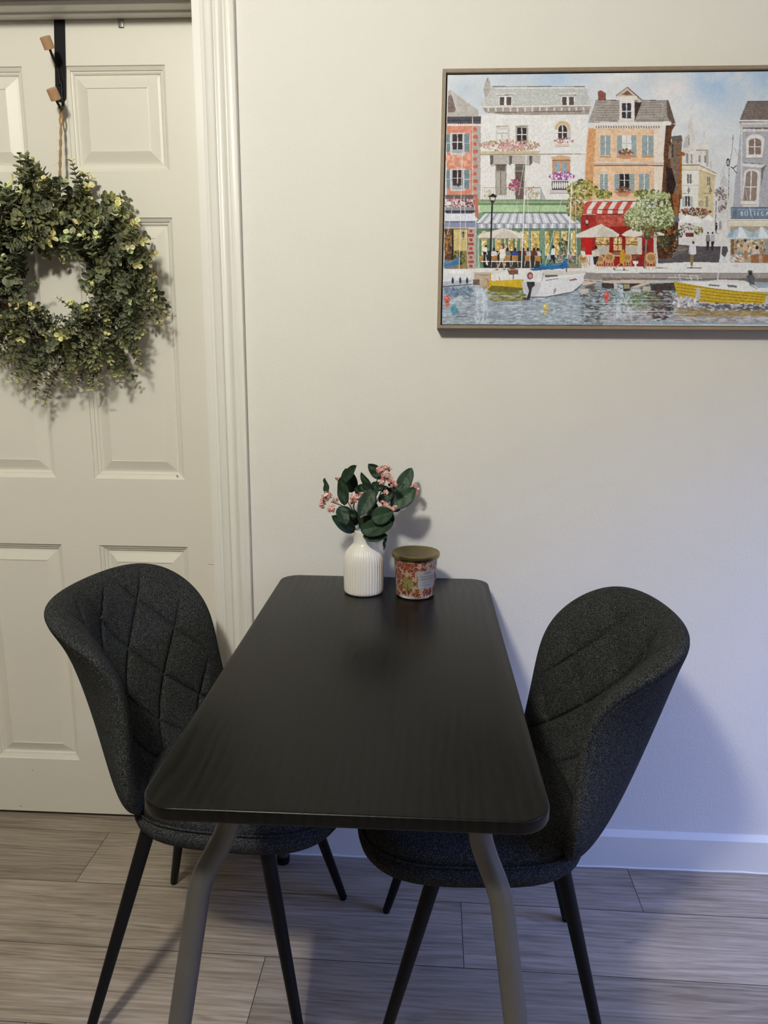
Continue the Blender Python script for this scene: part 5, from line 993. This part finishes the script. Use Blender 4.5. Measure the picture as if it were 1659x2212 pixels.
        bm.to_mesh(me); bm.free(); me.materials.append(MT['ink']); me.name='lettering'; o=bpy.data.objects.new('lettering',me); COL.objects.link(o); o.parent=card
    text('LAKESHORE',.0345,.0034,.00012); text('YLANG YLANG &',.0252,.0052,.00005,.88); text('HONEYSUCKLE',.0196,.0052,.00005,.90); text('scented candle',.0118,.0040,0,.95); text('WITH ESSENTIAL OILS',.0066,.0024,.00006); text('NET WT 14 OZ',.0032,.0020,.00004)
    b=MB()
    for z,w in ((.0322,.026),(.0170,.022)):
        V=[];n=14
        for k in range(n+1):
            x=cw/2-w/2+w*k/n; V+=[wrap(x,z,.0005),wrap(x,z+.0004,.0005)]
        b.add(V,[(k*2,k*2+2,k*2+3,k*2+1) for k in range(n)])
    b.build('ruled_line',MT['ink'],card)
    b=MB(); hz=H+.001
    b.lathe([(0,hz+.002),(.049,hz+.002),(.0510,hz),(.0528,hz+.0005),(.0532,hz+.002),(.0532,hz+.0075),(.0528,hz+.0092),(.0515,hz+.0102),(.0495,hz+.0104),(.0488,hz+.0096),(.0480,hz+.0094),(0,hz+.0094)],96); b.build('lid',MT['lid'],t,auto=.5)
candle()

# ---------------------------------------------------------------- hooks over the door
def door_hook():
    top=at(129,40,REC); bot=at(133.5,222,REC)
    t=empty('over_door_hook',(top.x,REC,2.03)); O=t.location.copy(); tag(t,'black metal over door hook with two wooden pegs holding the wreath','door hook')
    b=MB(); w=.0125; y0=-.0030; zt=.0022; zb=bot.z-O.z; dx=bot.x-O.x
    # flat strap: over the top edge of the slab, down the front, rounded end
    F_=[(-w,0.),(w,0.)]
    pts=[]
    for k in range(13): a=PI*k/12; pts.append((dx+w*math.cos(a)*1.0,zb-w*math.sin(a)*.95+w))
    prof=[(-w,zt)]+[(w,zt)]+pts
    n=len(prof); V=[(x,y0,z) for x,z in prof]+[(x,-.0008,z) for x,z in prof]; Fc=[tuple(range(n)),tuple(range(n,2*n))[::-1]]+[(i,n+i,n+(i+1)%n,(i+1)%n) for i in range(n)]
    b.add(V,Fc); b.box((-w,-.0030,.0006),(w,.0405,.0024)); b.box((-w,.0385,-.03),(w,.0405,.0006)); b.build('strap',MT['black'],t)
    def peg(path,k0,k1):
        P=[p-O for p in path]; b=MB(); b.tube(smooth_path(P,6),.0029,12); pr=b.build('prong',MT['black'],t,True)
        a,c=k0-O,k1-O; d=(c-a).normalized(); b=MB(); b.tube([a,a+d*.0006,c-d*.0008,c],[.0108,.0116,.0116,.0108],32); b.build('wooden_peg',MT['wood'],pr,auto=.7)
    ys=REC-.0045
    peg([at(129.5,185,ys),at(127.5,160,ys),at(122,141,ys-.004),at(114,123,ys-.028),at(107.5,106,ys-.050)],at(107.5,106,ys-.050),at(96.5,79,ys-.062))
    peg([at(132,172,ys),at(134.5,206,ys-.001),at(136,228,ys-.003),at(134.5,235,ys-.012),at(130.5,233,ys-.030),at(125.5,224,ys-.042),at(121.5,216,ys-.050)],at(121.5,216,ys-.050),at(110.5,191,ys-.062))
door_hook()
def grey_hook():
    p=at(262,50,REC); t=MB(); 
    w=.0062; zb=at(262,60.5,REC).z-2.03
    t.box((-w,-.0035,zb),(w,-.0006,.0026),.0012); t.box((-w,-.0035,.0006),(w,.0405,.0026)); t.box((-w,.0385,-.02),(w,.0405,.0006))
    o=t.build('metal_clip',MT['greyhook'],None,auto=.6,loc=(p.x,REC,2.03)); tag(o,'short grey metal clip end over the top of the door right of the black hook','clip')
grey_hook()

# ---------------------------------------------------------------- wreath
def wreath():
    cx,cz,cyy=-.856,1.458,.048; Rr=.152
    t=empty('eucalyptus_wreath',(cx,cyy,cz)); tag(t,'round green eucalyptus wreath hanging on the white door','wreath')
    rr=random.Random(21)
    # twig ring
    b=MB()
    for k in range(16):
        ph=rr.uniform(0,6.3); P=[]; a1,a2=rr.uniform(.004,.018),rr.uniform(.004,.02)
        for i in range(49):
            a=2*PI*i/48; rad=Rr+a1*math.cos(3*a+ph)+rr.uniform(-.002,.002); P.append((rad*math.cos(a),.012+a2*math.sin(4*a+ph*2),rad*math.sin(a)))
        P[-1]=P[0]; b.tube(P,.0022,6,False)
    b.build('twig_ring',MT['twig'],t,True)
    def leaf(mb,p,d,n,L,W,c,ce):
        s_=d.cross(n).normalized(); n=s_.cross(d).normalized()
        V=[p];C=[c]
        for u,w in ((.22,.62),(.5,1.),(.78,.78)):
            V+= [p+d*L*u-s_*W*w+n*L*.10*w, p+d*L*u-n*L*.03, p+d*L*u+s_*W*w+n*L*.10*w]; C+=[ce,c,ce]
        V.append(p+d*L+n*L*.08); C.append(ce)
        F=[(0,1,2),(0,2,3),(1,4,5,2),(2,5,6,3),(4,7,8,5),(5,8,9,6),(7,10,8),(8,10,9)]
        mb.add(V,F,C)
    def sprig(mb,a,r0,length,out,tang,yy,size,dens,tipy,droop,side=1.):
        base=Vector((r0*math.cos(a),yy,r0*math.sin(a))); er=Vector((math.cos(a),0,math.sin(a))); et=Vector((-math.sin(a),0,math.cos(a)))
        d=(er*out+et*tang+Vector((0,rr.uniform(-.55,.12),0))).normalized(); P=[base]; n=int(length/.009)
        for k in range(n):
            d=(d+Vector((rr.uniform(-.06,.06),rr.uniform(-.05,.05),rr.uniform(-.06,.06)-droop))).normalized(); q=P[-1]+d*.009
            if q.y>.052: q.y=.052
            P.append(q)
        mb.tube(P,[.0011*(1-.5*i/len(P)) for i in range(len(P))],4,False,(.085,.10,.06) if rr.random()<.6 else (.035,.045,.03))
        hue=rr.random(); step=max(1,int(1/dens)); tw=rr.random()*3
        for i in range(1,len(P)):
            t_=i/len(P); dd=(P[i]-P[i-1]).normalized(); x=dd.orthogonal().normalized(); y=dd.cross(x); w=tw+i*1.57+rr.uniform(-.3,.3)
            s_=size*(1.15-.55*t_)*rr.uniform(.8,1.15)
            for sg in (1,-1):
                o=(x*math.cos(w)+y*math.sin(w))*sg; ld=(o+dd*rr.uniform(.25,.6)).normalized(); nn=(dd-ld*.2+Vector((0,-.55,.25))).normalized()
                g=rr.uniform(.75,1.25); c=(.092*g,.103*g,.056*g)
                if hue>.55: c=(.120*g,.126*g,.054*g)
                if t_>tipy: k_=min(1,(t_-tipy)/(1-tipy)*1.3); y_=(.64,.58,.22) if hue>.35 else (.52,.55,.27); c=tuple(c[q]*(1-k_)+y_[q]*k_*rr.uniform(.7,1.05) for q in range(3))
                ce=tuple(min(.8,q*1.8+.03) for q in c); leaf(mb,P[i],ld,nn,s_,s_*.44,c,ce)
    # dense inner growth
    mb=MB()
    for k in range(430):
        a=rr.uniform(0,2*PI); up=math.sin(a)>0; sprig(mb,a,Rr+rr.uniform(-.072,.055),rr.uniform(.035,.075),rr.uniform(-.5,1.),rr.uniform(-1.2,.6),rr.uniform(-.05,.035),rr.uniform(.016,.024) if up else rr.uniform(.012,.018),1,1.05 if rr.random()<.60 else .6,.02)
    o=mb.build('foliage',MT['sprig'],t); o['kind']='stuff'
    # individual sprigs
    N_=96
    for k in range(N_):
        a=2*PI*k/N_+rr.uniform(-.05,.05); dg=math.degrees(a)%360; mb=MB()
        top= 30<dg<150
        big=.0230 if 20<dg<170 else .0165
        L=rr.uniform(.07,.125); droop=.05 if not top else .0
        if 200<dg<340: L=rr.uniform(.09,.145); 
        if dg<30 or dg>330: L=rr.uniform(.07,.12)
        out=rr.uniform(.35,1.1); tang=rr.uniform(-.9,.1)
        if top: tang=rr.uniform(-.5,.7); L*=.88
        L*=.84
        if dg<38 or dg>322: L*=.86
        sprig(mb,a,Rr+rr.uniform(-.015,.045),L,out,tang,rr.uniform(-.05,.03),big*rr.uniform(.85,1.1),1,.66 if rr.random()<.75 else .95,droop)
        mb.build('sprig',MT['sprig'],t)
    # inward growth softens the hole
    for k in range(4):
        a=math.radians((75,40,200,300)[k]); mb=MB(); sprig(mb,a,Rr-.06,.055,-.8,rr.uniform(-.3,.3),-.03,.011,1,.6,.02); mb.build('sprig',MT['sprig'],t)
    # jute cord up to the hook
    O=t.location; A=at(132.5,236,REC-.020)-O; B=Vector((A.x*.9,-.0,Rr+.03)); b=MB()
    for st in range(2):
        P=[]
        for i in range(61):
            u=i/60; w=u*26+st*PI; rad=.0016+.0012*(1-min(1,u*6)); c=A*(1-u)+B*u; P.append(c+Vector((math.cos(w)*rad+(st*2-1)*.0035*max(0,1-u*5),math.sin(w)*rad,0)))
        b.tube(P,.0019,8)
    # loop over the prong
    P=[A+Vector((.0052*math.cos(w)*1.1,-.001,.0052*math.sin(w)+.001)) for w in [PI*k/10 for k in range(11)]]; b.tube(P,.0018,8)
    for k in range(26):
        u=rr.random(); c=A*(1-u)+B*u; d=Vector((rr.uniform(-1,1),rr.uniform(-1,.4),rr.uniform(-1,1))).normalized(); e=rr.uniform(.006,.016); b.tube([c,c+d*e*.5+Vector((0,0,.001)),c+d*e+Vector((0,0,-.002))],.00018,4,False)
    b.build('hanging_cord',MT['twine'],t,True)
wreath()
